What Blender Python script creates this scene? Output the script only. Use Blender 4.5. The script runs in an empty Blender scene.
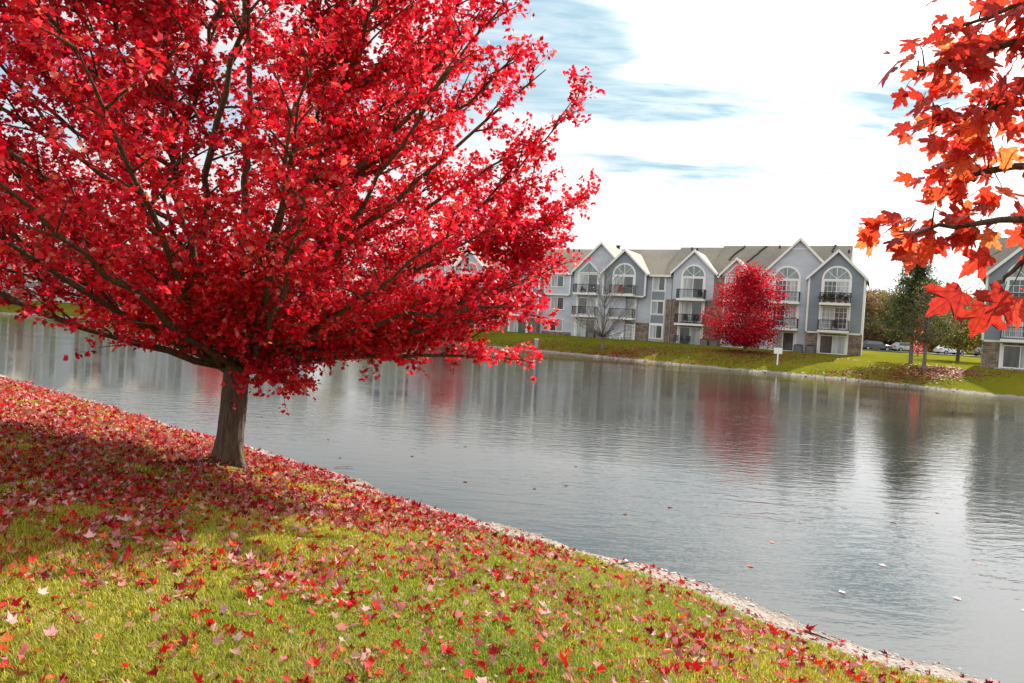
import bpy, math, random
import numpy as np
from mathutils import Vector, Matrix
rng = np.random.default_rng(7)
random.seed(7)
SC = bpy.context.scene
COL = SC.collection
R = math.radians
CAMH = 2.8
SUN_AZ, SUN_EL = R(37), R(31.5)       # azimuth from +Y towards +X

# ------------------------------------------------------------------ materials
def new_mat(name):
    m = bpy.data.materials.new(name); m.use_nodes = True
    nt = m.node_tree; nt.nodes.clear()
    out = nt.nodes.new('ShaderNodeOutputMaterial')
    return m, nt, out
def N(nt, typ, **kw):
    n = nt.nodes.new(typ)
    for k, v in kw.items():
        if k in n.bl_rna.properties: setattr(n, k, v)
        else: n.inputs[k.replace('_', ' ')].default_value = v
    return n
def L(nt, a, b): nt.links.new(a, b)
def ramp(nt, fac, stops):
    r = nt.nodes.new('ShaderNodeValToRGB')
    while len(r.color_ramp.elements) < len(stops): r.color_ramp.elements.new(.5)
    for e, (p, c) in zip(r.color_ramp.elements, stops):
        e.position = p; e.color = (*c, 1)
    L(nt, fac, r.inputs[0]); return r.outputs[0]
def plain(name, col, rough=.6, var=.12, scale=3, spec=.3, metal=0, bump=0, bscale=20):
    m, nt, out = new_mat(name)
    b = N(nt, 'ShaderNodeBsdfPrincipled', Roughness=rough, Metallic=metal)
    b.inputs['Specular IOR Level'].default_value = spec
    tc = N(nt, 'ShaderNodeTexCoord')
    no = N(nt, 'ShaderNodeTexNoise', Scale=scale, Detail=5.)
    L(nt, tc.outputs['Object'], no.inputs['Vector'])
    c = ramp(nt, no.outputs[0], [(.3, [x*(1-var) for x in col]), (.7, [min(1, x*(1+var)) for x in col])])
    L(nt, c, b.inputs['Base Color'])
    if bump:
        n2 = N(nt, 'ShaderNodeTexNoise', Scale=bscale, Detail=4.); L(nt, tc.outputs['Object'], n2.inputs['Vector'])
        bm = N(nt, 'ShaderNodeBump', Strength=bump, Distance=.02); L(nt, n2.outputs[0], bm.inputs['Height']); L(nt, bm.outputs[0], b.inputs['Normal'])
    L(nt, b.outputs[0], out.inputs[0]); return m
def siding(name, col):
    m, nt, out = new_mat(name)
    b = N(nt, 'ShaderNodeBsdfPrincipled', Roughness=.6)
    tc = N(nt, 'ShaderNodeTexCoord')
    mp = N(nt, 'ShaderNodeMapping'); mp.inputs['Scale'].default_value = (.35, .35, 1.2)
    L(nt, tc.outputs['Object'], mp.inputs[0])
    no = N(nt, 'ShaderNodeTexNoise', Scale=1.5, Detail=6.); L(nt, mp.outputs[0], no.inputs['Vector'])
    c = ramp(nt, no.outputs[0], [(.3, [x*.9 for x in col]), (.7, [x*1.08 for x in col])])
    w = N(nt, 'ShaderNodeTexWave', wave_type='BANDS', bands_direction='Z', wave_profile='SAW', Scale=2.2)
    L(nt, tc.outputs['Object'], w.inputs['Vector'])
    bm = N(nt, 'ShaderNodeBump', Strength=.6, Distance=.02); L(nt, w.outputs[1], bm.inputs['Height']); L(nt, bm.outputs[0], b.inputs['Normal'])
    L(nt, c, b.inputs['Base Color']); L(nt, b.outputs[0], out.inputs[0]); return m
def brick(name):
    m, nt, out = new_mat(name)
    b = N(nt, 'ShaderNodeBsdfPrincipled', Roughness=.85)
    tc = N(nt, 'ShaderNodeTexCoord')
    sx = N(nt, 'ShaderNodeSeparateXYZ'); L(nt, tc.outputs['Object'], sx.inputs[0])
    ad = N(nt, 'ShaderNodeMath', operation='ADD'); L(nt, sx.outputs[0], ad.inputs[0]); L(nt, sx.outputs[1], ad.inputs[1])
    cx = N(nt, 'ShaderNodeCombineXYZ'); L(nt, ad.outputs[0], cx.inputs[0]); L(nt, sx.outputs[2], cx.inputs[1])
    br = N(nt, 'ShaderNodeTexBrick', Scale=1.); br.inputs['Brick Width'].default_value = .42; br.inputs['Row Height'].default_value = .16
    br.inputs['Mortar Size'].default_value = .012
    br.inputs['Color1'].default_value = (.30, .22, .17, 1); br.inputs['Color2'].default_value = (.13, .11, .10, 1); br.inputs['Mortar'].default_value = (.36, .33, .3, 1)
    L(nt, cx.outputs[0], br.inputs['Vector'])
    no = N(nt, 'ShaderNodeTexNoise', Scale=2.5, Detail=6.); L(nt, tc.outputs['Object'], no.inputs['Vector'])
    c2 = ramp(nt, no.outputs[0], [(.3, (.55, .5, .5)), (.7, (1.35, 1.25, 1.15))])
    mx = N(nt, 'ShaderNodeMix', data_type='RGBA', blend_type='MULTIPLY'); mx.inputs[0].default_value = 1
    L(nt, br.outputs[0], mx.inputs[6]); L(nt, c2, mx.inputs[7]); L(nt, mx.outputs[2], b.inputs['Base Color'])
    L(nt, b.outputs[0], out.inputs[0]); return m
def shingle(name, col):
    m, nt, out = new_mat(name)
    b = N(nt, 'ShaderNodeBsdfPrincipled', Roughness=.9)
    tc = N(nt, 'ShaderNodeTexCoord')
    mp = N(nt, 'ShaderNodeMapping'); mp.inputs['Scale'].default_value = (1, 1, 3); L(nt, tc.outputs['Object'], mp.inputs[0])
    no = N(nt, 'ShaderNodeTexNoise', Scale=4., Detail=8., Roughness=.75); L(nt, mp.outputs[0], no.inputs['Vector'])
    c = ramp(nt, no.outputs[0], [(.3, [x*.65 for x in col]), (.7, [x*1.3 for x in col])])
    n2 = N(nt, 'ShaderNodeTexNoise', Scale=.25, Detail=3.); L(nt, tc.outputs['Object'], n2.inputs['Vector'])
    c2 = ramp(nt, n2.outputs[0], [(.35, (.85, .85, .85)), (.65, (1.15, 1.1, 1.0))])
    mx = N(nt, 'ShaderNodeMix', data_type='RGBA', blend_type='MULTIPLY'); mx.inputs[0].default_value = 1
    L(nt, c, mx.inputs[6]); L(nt, c2, mx.inputs[7]); L(nt, mx.outputs[2], b.inputs['Base Color'])
    L(nt, b.outputs[0], out.inputs[0]); return m
def glass(name, col, rough=.12):
    m, nt, out = new_mat(name)
    b = N(nt, 'ShaderNodeBsdfPrincipled', Roughness=rough)
    b.inputs['Specular IOR Level'].default_value = .9
    tc = N(nt, 'ShaderNodeTexCoord')
    mp = N(nt, 'ShaderNodeMapping'); mp.inputs['Scale'].default_value = (3., 1., .35); L(nt, tc.outputs['Object'], mp.inputs[0])
    no = N(nt, 'ShaderNodeTexNoise', Scale=1.3, Detail=3.); L(nt, mp.outputs[0], no.inputs['Vector'])
    c = ramp(nt, no.outputs[0], [(.35, [x*.6 for x in col]), (.65, [x*1.25 for x in col])])
    L(nt, c, b.inputs['Base Color']); L(nt, b.outputs[0], out.inputs[0]); return m
def leafmat(name, trans=(1.25, .9, .9), mix=.45, rough=.45, spec=.35, veins=False):
    """two-sided leaf: colour from the leaf's own attribute, reflected and let through"""
    m, nt, out = new_mat(name)
    at = N(nt, 'ShaderNodeAttribute', attribute_name='col')
    col = at.outputs['Color']
    if veins:
        uv = N(nt, 'ShaderNodeAttribute', attribute_name='luv')
        sp = N(nt, 'ShaderNodeSeparateXYZ'); L(nt, uv.outputs['Vector'], sp.inputs[0])
        ab = N(nt, 'ShaderNodeMath', operation='ABSOLUTE'); L(nt, sp.outputs[0], ab.inputs[0])
        prev = None
        for ang in (0, .72, 1.25):
            a1 = N(nt, 'ShaderNodeMath', operation='MULTIPLY'); L(nt, ab.outputs[0], a1.inputs[0]); a1.inputs[1].default_value = math.cos(ang)
            a2 = N(nt, 'ShaderNodeMath', operation='MULTIPLY'); L(nt, sp.outputs[1], a2.inputs[0]); a2.inputs[1].default_value = math.sin(ang)
            s = N(nt, 'ShaderNodeMath', operation='SUBTRACT'); L(nt, a1.outputs[0], s.inputs[0]); L(nt, a2.outputs[0], s.inputs[1])
            d = N(nt, 'ShaderNodeMath', operation='ABSOLUTE'); L(nt, s.outputs[0], d.inputs[0])
            if prev is None: prev = d
            else:
                mn = N(nt, 'ShaderNodeMath', operation='MINIMUM'); L(nt, prev.outputs[0], mn.inputs[0]); L(nt, d.outputs[0], mn.inputs[1]); prev = mn
        vf = ramp(nt, prev.outputs[0], [(.0, (1, 1, 1)), (.022, (0, 0, 0))])
        no = N(nt, 'ShaderNodeTexNoise', Scale=5., Detail=5.); L(nt, uv.outputs['Vector'], no.inputs['Vector'])
        mot = ramp(nt, no.outputs[0], [(.35, (.72, .62, .6)), (.65, (1.2, 1.25, 1.2))])
        m0 = N(nt, 'ShaderNodeMix', data_type='RGBA', blend_type='MULTIPLY'); m0.inputs[0].default_value = 1
        L(nt, col, m0.inputs[6]); L(nt, mot, m0.inputs[7])
        m1 = N(nt, 'ShaderNodeMix', data_type='RGBA', blend_type='MULTIPLY'); L(nt, vf, m1.inputs[0])
        L(nt, m0.outputs[2], m1.inputs[6]); m1.inputs[7].default_value = (.5, .42, .4, 1)
        col = m1.outputs[2]
    b = N(nt, 'ShaderNodeBsdfPrincipled', Roughness=rough); b.inputs['Specular IOR Level'].default_value = spec
    L(nt, col, b.inputs['Base Color'])
    mx = N(nt, 'ShaderNodeMix', data_type='RGBA', blend_type='MULTIPLY', clamp_result=True); mx.inputs[0].default_value = 1
    L(nt, col, mx.inputs[6]); mx.inputs[7].default_value = (*trans, 1)
    t = N(nt, 'ShaderNodeBsdfTranslucent'); L(nt, mx.outputs[2], t.inputs[0])
    ms = N(nt, 'ShaderNodeMixShader'); ms.inputs[0].default_value = mix
    L(nt, b.outputs[0], ms.inputs[1]); L(nt, t.outputs[0], ms.inputs[2]); L(nt, ms.outputs[0], out.inputs[0])
    return m
def barkmat(name, c1, c2, scale=1.):
    m, nt, out = new_mat(name)
    b = N(nt, 'ShaderNodeBsdfPrincipled', Roughness=.9); b.inputs['Specular IOR Level'].default_value = .2
    tc = N(nt, 'ShaderNodeTexCoord')
    mp = N(nt, 'ShaderNodeMapping'); mp.inputs['Scale'].default_value = (scale*14, scale*14, scale*2.2); L(nt, tc.outputs['Object'], mp.inputs[0])
    no = N(nt, 'ShaderNodeTexNoise', Scale=2.2, Detail=7., Roughness=.62, Distortion=.6); L(nt, mp.outputs[0], no.inputs['Vector'])
    vo = N(nt, 'ShaderNodeTexVoronoi', feature='DISTANCE_TO_EDGE', Scale=1.4); L(nt, mp.outputs[0], vo.inputs['Vector'])
    c = ramp(nt, no.outputs[0], [(.3, c1), (.68, c2)]); L(nt, c, b.inputs['Base Color'])
    ad = N(nt, 'ShaderNodeMath', operation='ADD'); L(nt, no.outputs[0], ad.inputs[0]); L(nt, vo.outputs[0], ad.inputs[1])
    bm = N(nt, 'ShaderNodeBump', Strength=.9, Distance=.02); L(nt, ad.outputs[0], bm.inputs['Height']); L(nt, bm.outputs[0], b.inputs['Normal'])
    L(nt, b.outputs[0], out.inputs[0]); return m

M = dict(
    lsid=siding('light_blue_siding', (.56, .60, .68)), dsid=siding('slate_blue_siding', (.25, .285, .335)),
    brick=brick('mixed_brick'), roof=shingle('roof_shingle', (.25, .23, .19)),
    trim=plain('white_trim', (.86, .86, .85), .5, .03), door=plain('white_door', (.72, .72, .70), .4, .04),
    gdark=glass('dark_glazing', (.055, .065, .075)), gcurt=glass('curtained_glazing', (.42, .45, .46), .3), ggreen=glass('arch_glazing', (.20, .26, .27), .2),
    rail=plain('dark_rail', (.035, .035, .038), .5), conc=plain('concrete', (.42, .40, .36), .85, .12, 4),
    acm=plain('dark_unit_metal', (.06, .065, .065), .5), grey=plain('grey_metal', (.35, .36, .37), .45),
    black=plain('black_plastic', (.02, .02, .022), .5), red=plain('red_cloth', (.5, .06, .05), .8), blue=plain('blue_cloth', (.06, .10, .35), .8),
    carw=plain('white_car_paint', (.75, .76, .78), .25, .02, spec=.6), cars=plain('silver_car_paint', (.42, .44, .46), .25, .02, spec=.6),
    card=plain('dark_car_paint', (.05, .055, .07), .25, .02, spec=.6),
    tyre=plain('tyre', (.02, .02, .02), .8), lamp=plain('lamp_plastic', (.6, .6, .58), .2), tail=plain('tail_plastic', (.45, .03, .02), .2),
    terr=plain('terracotta', (.35, .14, .08), .8), asphalt=plain('asphalt', (.055, .055, .055), .9),
    bark=barkmat('maple_bark', (.034, .023, .016), (.150, .105, .072)), bark2=barkmat('grey_bark', (.10, .09, .08), (.26, .24, .21), .6),
    mleaf=leafmat('maple_leaf', (1.5, .9, .8), .5, .5, .24), fleaf=leafmat('fallen_leaf', (1.1, .8, .8), .3, .6, .15), bigleaf=leafmat('near_maple_leaf', (1.7, 1.6, 1.1), .62, .4, .4, veins=True),
    grass=leafmat('grass_blade', (1.3, 1.25, .6), .45, .5, .25), gleaf=leafmat('tree_leaf', (1.2, 1.15, .7), .4, .7, .08),
    stone=leafmat('shore_pebble', (0, 0, 0), 0, .8, .3),
)

# ------------------------------------------------------------------ mesh helpers
def link(name, me, mat=None, parent=None, loc=None):
    o = bpy.data.objects.new(name, me); COL.objects.link(o)
    if mat is not None: me.materials.append(mat)
    if parent is not None: o.parent = parent
    if loc is not None: o.location = loc
    return o
def tag(o, label=None, cat=None, group=None, kind=None):
    if label: o['label'] = label
    if cat: o['category'] = cat
    if group: o['group'] = group
    if kind: o['kind'] = kind
    return o
def empty(name, loc, rz, label, cat, group=None):
    o = bpy.data.objects.new(name, None); COL.objects.link(o); o.location = loc; o.rotation_euler = (0, 0, rz)
    o.empty_display_size = .2
    return tag(o, label, cat, group)
def copy_tree(o, parent=None):
    c = o.copy(); COL.objects.link(c)
    if parent is not None: c.parent = parent
    for ch in list(o.children): copy_tree(ch, c)
    return c
class MB:
    def __init__(s): s.v = []; s.f = []
    def add(s, vs, fs):
        b = len(s.v); s.v += [tuple(v) for v in vs]; s.f += [tuple(b+i for i in f) for f in fs]; return s
    def box(s, x0, x1, y0, y1, z0, z1):
        return s.add([(x0,y0,z0),(x1,y0,z0),(x1,y1,z0),(x0,y1,z0),(x0,y0,z1),(x1,y0,z1),(x1,y1,z1),(x0,y1,z1)],
              [(0,3,2,1),(4,5,6,7),(0,1,5,4),(1,2,6,5),(2,3,7,6),(3,0,4,7)])
    def prism(s, pts, y0, y1):          # polygon in x,z (counter-clockwise seen from -y) run along y
        n = len(pts)
        return s.add([(x,y0,z) for x,z in pts]+[(x,y1,z) for x,z in pts],
              [tuple(range(n)), tuple(range(2*n-1,n-1,-1))]+[((i+1)%n,i,n+i,n+(i+1)%n) for i in range(n)])
    def bar(s, a, b, w, h=None):        # square bar between two points
        a, b = Vector(a), Vector(b); h = h or w
        t = (b-a).normalized(); u = t.cross(Vector((0,1,0)) if abs(t.y) < .9 else Vector((1,0,0))).normalized(); n = t.cross(u)
        vs = [p+u*(w/2*i)+n*(h/2*j) for p in (a,b) for i,j in ((-1,-1),(1,-1),(1,1),(-1,1))]
        return s.add(vs, [(0,1,2,3),(7,6,5,4),(0,4,5,1),(1,5,6,2),(2,6,7,3),(3,7,4,0)])
    def cyl(s, a, b, r0, r1=None, n=12):
        a, b = Vector(a), Vector(b); r1 = r0 if r1 is None else r1
        t = (b-a).normalized(); u = t.orthogonal().normalized(); w = t.cross(u)
        vs = [p+(u*math.cos(2*math.pi*i/n)+w*math.sin(2*math.pi*i/n))*r for p, r in ((a,r0),(b,r1)) for i in range(n)]
        return s.add(vs, [tuple(range(n-1,-1,-1)), tuple(range(n,2*n))]+[(i,(i+1)%n,n+(i+1)%n,n+i) for i in range(n)])
    def tube(s, pts, rad, n=6):
        pts = [Vector(p) for p in pts]; rings = []; u = None; vs = []
        for i, p in enumerate(pts):
            t = (pts[min(i+1,len(pts)-1)]-pts[max(i-1,0)])
            if t.length < 1e-6: t = Vector((0,0,1))
            t.normalize()
            u = t.orthogonal().normalized() if u is None else (u-t*u.dot(t)).normalized()
            w = t.cross(u)
            for k in range(n):
                a = 2*math.pi*k/n; vs.append(p+(u*math.cos(a)+w*math.sin(a))*rad[i])
        fs = []
        for i in range(len(pts)-1):
            for k in range(n): fs.append((i*n+k, i*n+(k+1)%n, (i+1)*n+(k+1)%n, (i+1)*n+k))
        fs.append(tuple(range(n-1,-1,-1))); fs.append(tuple((len(pts)-1)*n+k for k in range(n)))
        return s.add(vs, fs)
    def build(s, name, mat, parent=None, smooth=False, loc=None):
        me = bpy.data.meshes.new(name); me.from_pydata(s.v, [], s.f); me.update()
        if smooth: me.polygons.foreach_set('use_smooth', [True]*len(me.polygons))
        return link(name, me, mat, parent, loc)

def mesh_np(name, V, F, colors=None, luv=None, smooth=False):
    """V (n,3); F (m,3) triangles"""
    me = bpy.data.meshes.new(name)
    me.vertices.add(len(V)); me.vertices.foreach_set('co', V.astype(np.float32).ravel())
    m = len(F); k = F.shape[1]
    me.loops.add(m*k); me.loops.foreach_set('vertex_index', F.astype(np.int32).ravel())
    me.polygons.add(m); me.polygons.foreach_set('loop_start', (np.arange(m)*k).astype(np.int32))
    me.update(calc_edges=True)
    if smooth: me.polygons.foreach_set('use_smooth', np.ones(m, bool))
    if colors is not None:
        a = me.attributes.new('col', 'FLOAT_COLOR', 'POINT')
        a.data.foreach_set('color', np.c_[colors, np.ones(len(colors))].astype(np.float32).ravel())
    if luv is not None:
        a = me.attributes.new('luv', 'FLOAT_VECTOR', 'POINT'); a.data.foreach_set('vector', luv.astype(np.float32).ravel())
    return me

def leaf_template(half):
    per = half + [(-x, y) for x, y in reversed(half[1:-1])]
    pts = [(0., .38)] + per; n = len(per)
    return np.array(pts), np.array([(0, 1+i, 1+(i+1) % n) for i in range(n)])
T_LO = leaf_template([(0,0),(.36,.0),(.31,.2),(.55,.48),(.29,.56),(0,.98)])
T_MID = leaf_template([(0,0),(.22,-.06),(.42,.02),(.33,.18),(.50,.27),(.68,.50),(.50,.52),(.27,.50),(.28,.68),(.13,.80),(0,1.06)])
T_HI = leaf_template([(0,.0),(.10,-.05),(.28,-.08),(.40,-.02),(.37,.06),(.48,.10),(.40,.19),(.34,.25),(.50,.30),(.58,.37),(.72,.42),(.69,.50),(.78,.60),(.63,.58),(.56,.65),(.44,.56),(.29,.49),(.25,.58),(.31,.68),(.24,.72),(.25,.82),(.14,.83),(.10,.94),(0,1.10)])
T_CARD = (np.array([(0,0),(.42,.3),(.3,.8),(0,1.),(-.36,.7),(-.4,.25)]), np.array([(0,1,2),(0,2,3),(0,3,4),(0,4,5)]))
T_NEEDLE = (np.array([(-.12,0),(.12,0),(.05,1.),(-.05,1.)]), np.array([(0,1,2),(0,2,3)]))

def unit(a): return a/np.maximum(np.linalg.norm(a, axis=1, keepdims=True), 1e-9)
def leaves(P, T, Nn, S, colr, tpl, curl=None, fold=None):
    """many leaves in one mesh: P base, T tip direction, Nn face normal, S size"""
    pts, fc = tpl; n = len(P); k = len(pts)
    T = unit(T); B = unit(np.cross(T, Nn)); Nn = np.cross(B, T)
    curl = np.zeros(n) if curl is None else curl; fold = np.zeros(n) if fold is None else fold
    x = pts[:,0][None,:]; y = pts[:,1][None,:]
    z = fold[:,None]*np.abs(x) + curl[:,None]*(y*y+.6*x*x)
    V = P[:,None,:] + S[:,None,None]*(x[...,None]*B[:,None,:] + y[...,None]*T[:,None,:] + z[...,None]*Nn[:,None,:])
    F = fc[None]+(np.arange(n)*k)[:,None,None]
    C = np.repeat(colr, k, axis=0)
    uv = np.tile(np.c_[pts, np.zeros(k)], (n,1))
    return V.reshape(-1,3), F.reshape(-1, 3), C, uv
def pick(n, pal, w, jit=.15):
    pal = np.array(pal, float); w = np.array(w, float); w /= w.sum()
    c = pal[rng.choice(len(pal), n, p=w)]
    return np.clip(c*(1+rng.normal(0, jit, (n,1)))*(1+rng.normal(0, jit*.4, (n,3))), .002, .95)

# ------------------------------------------------------------------ terrain
NEAR = [(140,-70),(60,-14),(25,-3.),(12,1.2),(7,3.9),(5.1,5.05),(4.07,5.80),(3.40,6.19),(2.9,6.66),(2.36,7.33),(1.68,8.03),(.93,8.58),(-.47,9.48),(-1.69,10.57),(-3.76,12.49),
        (-5.06,13.46),(-6.57,14.61),(-9.39,16.93),(-12.98,19.71),(-17.12,22.9),(-26,30),(-42,40),(-70,52),(-110,62)]
FAR = [(-118,74),(-104,86),(-84,90),(-66,91.5),(-45,92),(-28,88),(-14,80),(-3.2,74.5),(5,70),(10,64.5),(15.5,58.5),(20.5,55.3),(25.5,51.8),(28.3,47.5),(31.3,41.5),(40,34),(60,25),(140,0)]
def chaikin(p, it=2):
    for _ in range(it):
        q = [p[0]]
        for a, b in zip(p[:-1], p[1:]):
            q += [(a[0]*.75+b[0]*.25, a[1]*.75+b[1]*.25), (a[0]*.25+b[0]*.75, a[1]*.25+b[1]*.75)]
        p = q+[p[-1]]
    return p
POND = np.array(chaikin(NEAR)+chaikin(FAR))
def shore(x, y):
    """signed distance to the pond's edge, + on land"""
    x = np.asarray(x, float).ravel(); y = np.asarray(y, float).ravel()
    d = np.full(x.shape, 1e9); ins = np.zeros(x.shape, bool)
    n = len(POND)
    for i in range(n):
        ax, ay = POND[i]; bx, by = POND[(i+1) % n]; ex, ey = bx-ax, by-ay; l2 = ex*ex+ey*ey
        if l2 < 1e-9: continue
        t = np.clip(((x-ax)*ex+(y-ay)*ey)/l2, 0, 1)
        d = np.minimum(d, (x-ax-t*ex)**2+(y-ay-t*ey)**2)
        if ay != by:
            c = ((ay > y) != (by > y)) & (x < (bx-ax)*(y-ay)/(by-ay)+ax); ins ^= c
    d = np.sqrt(d); return np.where(ins, -d, d)
def vn(x, y, seed=0):
    """smooth value noise"""
    xi = np.floor(x).astype(int); yi = np.floor(y).astype(int); fx = x-xi; fy = y-yi
    fx = fx*fx*(3-2*fx); fy = fy*fy*(3-2*fy)
    def h(a, b):
        q = np.sin(a*127.1+b*311.7+seed*74.7)*43758.5453; return q-np.floor(q)
    return (h(xi,yi)*(1-fx)+h(xi+1,yi)*fx)*(1-fy)+(h(xi,yi+1)*(1-fx)+h(xi+1,yi+1)*fx)*fy
def height(x, y, sd=None):
    x = np.asarray(x, float).ravel(); y = np.asarray(y, float).ravel()
    if sd is None: sd = shore(x, y)
    wig = (vn(x*1.3, y*1.3, 3)-.5)*.55+(vn(x*4, y*4, 5)-.5)*.22     # the water's edge wanders a little
    s = sd+wig*np.exp(-np.abs(sd)/1.2)
    z = np.where(s > 0, 1.25*np.tanh(s*.25/1.25), -1.3*np.tanh(-s*.22/1.3))
    far = np.clip((y-60)/80, 0, 1)*np.clip(sd/8, 0, 1); z = z+far*.75+np.clip((y-35)/30, 0, 1)*np.clip(sd/10, 0, 1)*.2
    lump = np.clip(sd/1.5, 0, 1)
    z = z+lump*((vn(x*.7, y*.7, 1)-.5)*.07+(vn(x*3.1, y*3.1, 2)-.5)*.03)
    return z+.10*np.exp(-(np.hypot(x-TREE[0], y-TREE[1])/.55)**2)
TREE = (-3.87, 9.5)
a1 = np.arange(-50, 50.01, .32); a2 = np.arange(52.5, 309, 2.5)
ang = np.radians(np.r_[a1, a2]); rad = np.r_[0, np.geomspace(.5, 900, 250)]
AA, RR = np.meshgrid(ang, rad[1:], indexing='ij')
gx = np.r_[0, (np.sin(AA)*RR).ravel()]; gy = np.r_[0, (np.cos(AA)*RR).ravel()]
gsd = shore(gx, gy); gz = height(gx, gy, gsd)
td = np.hypot(gx-TREE[0], gy-TREE[1])
na, nr = AA.shape
ii, jj = np.meshgrid(np.arange(na), np.arange(nr-1), indexing='ij'); i2 = (ii+1) % na
q = np.stack([1+ii*nr+jj, 1+ii*nr+jj+1, 1+i2*nr+jj+1, 1+i2*nr+jj], -1).reshape(-1,4)
tris = np.concatenate([q[:, [0,1,2]], q[:, [0,2,3]], np.stack([np.zeros(na,int), 1+np.arange(na)*nr, 1+((np.arange(na)+1)%na)*nr], -1)])
me = mesh_np('ground', np.c_[gx,gy,gz], tris, smooth=True)
a = me.attributes.new('shore', 'FLOAT', 'POINT'); a.data.foreach_set('value', gsd.astype(np.float32))
def ground_mat():
    m, nt, out = new_mat('lawn_and_shore')
    b = N(nt, 'ShaderNodeBsdfPrincipled', Roughness=.95); b.inputs['Specular IOR Level'].default_value = .0
    g = N(nt, 'ShaderNodeNewGeometry'); at = N(nt, 'ShaderNodeAttribute', attribute_name='shore')
    def noise(sc, det=6., rough=.6):
        n = N(nt, 'ShaderNodeTexNoise', Scale=sc, Detail=det, Roughness=rough); L(nt, g.outputs['Position'], n.inputs['Vector']); return n.outputs[0]
    grass = ramp(nt, noise(9., 8., .75), [(.30, (.075, .080, .012)), (.5, (.15, .155, .014)), (.7, (.23, .20, .035))])
    big = ramp(nt, noise(.22, 4.), [(.35, (.80, .88, .8)), (.65, (1.2, 1.08, 1.0))])
    mx = N(nt, 'ShaderNodeMix', data_type='RGBA', blend_type='MULTIPLY'); mx.inputs[0].default_value = 1
    L(nt, grass, mx.inputs[6]); L(nt, big, mx.inputs[7])
    sand = ramp(nt, noise(14., 8., .7), [(.3, (.15, .125, .105)), (.52, (.33, .29, .25)), (.72, (.52, .48, .44))])
    # edge of turf, wandering with noise
    ad = N(nt, 'ShaderNodeMath', operation='MULTIPLY_ADD'); L(nt, noise(2.6, 6.), ad.inputs[0]); ad.inputs[1].default_value = .9
    ad.inputs[2].default_value = -.45; sm = N(nt, 'ShaderNodeMath', operation='ADD'); L(nt, ad.outputs[0], sm.inputs[0]); L(nt, at.outputs['Fac'], sm.inputs[1])
    fac = N(nt, 'ShaderNodeMapRange'); fac.inputs[1].default_value = .42; fac.inputs[2].default_value = .60; L(nt, sm.outputs[0], fac.inputs[0]); fac.inputs[1].default_value = .46; fac.inputs[2].default_value = .64
    m2 = N(nt, 'ShaderNodeMix', data_type='RGBA'); L(nt, fac.outputs[0], m2.inputs[0]); L(nt, sand, m2.inputs[6]); L(nt, mx.outputs[2], m2.inputs[7])
    # wet and silted below the water line
    wet = N(nt, 'ShaderNodeMapRange'); wet.inputs[1].default_value = .16; wet.inputs[2].default_value = -.45; L(nt, at.outputs['Fac'], wet.inputs[0])
    m3 = N(nt, 'ShaderNodeMix', data_type='RGBA'); L(nt, wet.outputs[0], m3.inputs[0]); L(nt, m2.outputs[2], m3.inputs[6]); m3.inputs[7].default_value = (.075, .07, .055, 1)
    L(nt, m3.outputs[2], b.inputs['Base Color'])
    bm = N(nt, 'ShaderNodeBump', Strength=.8, Distance=.03); L(nt, noise(40., 5.), bm.inputs['Height']); L(nt, bm.outputs[0], b.inputs['Normal'])
    L(nt, b.outputs[0], out.inputs[0]); return m
tag(link('ground', me, ground_mat()), 'lawn banks round the pond with a narrow pale gravel shore', kind='structure')

def water_mat():
    m, nt, out = new_mat('pond_water')
    g = N(nt, 'ShaderNodeNewGeometry')
    def wave(sx, sy, sc, det, rot=0.):
        mp = N(nt, 'ShaderNodeMapping'); mp.inputs['Scale'].default_value = (sx, sy, 1); mp.inputs['Rotation'].default_value = (0, 0, rot)
        L(nt, g.outputs['Position'], mp.inputs[0])
        n = N(nt, 'ShaderNodeTexNoise', Scale=sc, Detail=det, Roughness=.55, Distortion=.4); L(nt, mp.outputs[0], n.inputs['Vector']); return n.outputs[0]
    w1 = wave(.55, 1.7, 2.4, 3., R(14)); w2 = wave(.8, 1.5, 9., 2., R(-10)); patch = wave(.45, 1., .075, 3., R(20))
    pr = N(nt, 'ShaderNodeMapRange'); pr.inputs[1].default_value = .38; pr.inputs[2].default_value = .62; pr.inputs[3].default_value = .18; pr.inputs[4].default_value = 1.; L(nt, patch, pr.inputs[0])
    b1 = N(nt, 'ShaderNodeBump', Distance=.0145); L(nt, w1, b1.inputs['Height']); L(nt, pr.outputs[0], b1.inputs['Strength'])
    b2 = N(nt, 'ShaderNodeBump', Distance=.0042); L(nt, w2, b2.inputs['Height']); L(nt, pr.outputs[0], b2.inputs['Strength']); L(nt, b1.outputs[0], b2.inputs['Normal'])
    fr = N(nt, 'ShaderNodeFresnel', IOR=1.68); L(nt, b2.outputs[0], fr.inputs['Normal'])
    tr = N(nt, 'ShaderNodeBsdfTransparent', Color=(.62, .66, .6, 1.)); df = N(nt, 'ShaderNodeBsdfDiffuse', Color=(.085, .09, .08, 1.))
    mb = N(nt, 'ShaderNodeMixShader'); mb.inputs[0].default_value = .45; L(nt, tr.outputs[0], mb.inputs[1]); L(nt, df.outputs[0], mb.inputs[2])
    gl = N(nt, 'ShaderNodeBsdfGlossy', Roughness=.03, Color=(1., 1., 1., 1.)); L(nt, b2.outputs[0], gl.inputs['Normal'])
    ms = N(nt, 'ShaderNodeMixShader'); L(nt, fr.outputs[0], ms.inputs[0]); L(nt, mb.outputs[0], ms.inputs[1]); L(nt, gl.outputs[0], ms.inputs[2])
    L(nt, ms.outputs[0], out.inputs[0]); return m
wm = MB(); wp = POND.mean(0)
wm.add([(-160,-90,0),(170,-90,0),(170,120,0),(-160,120,0)], [(0,1,2,3)])
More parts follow.
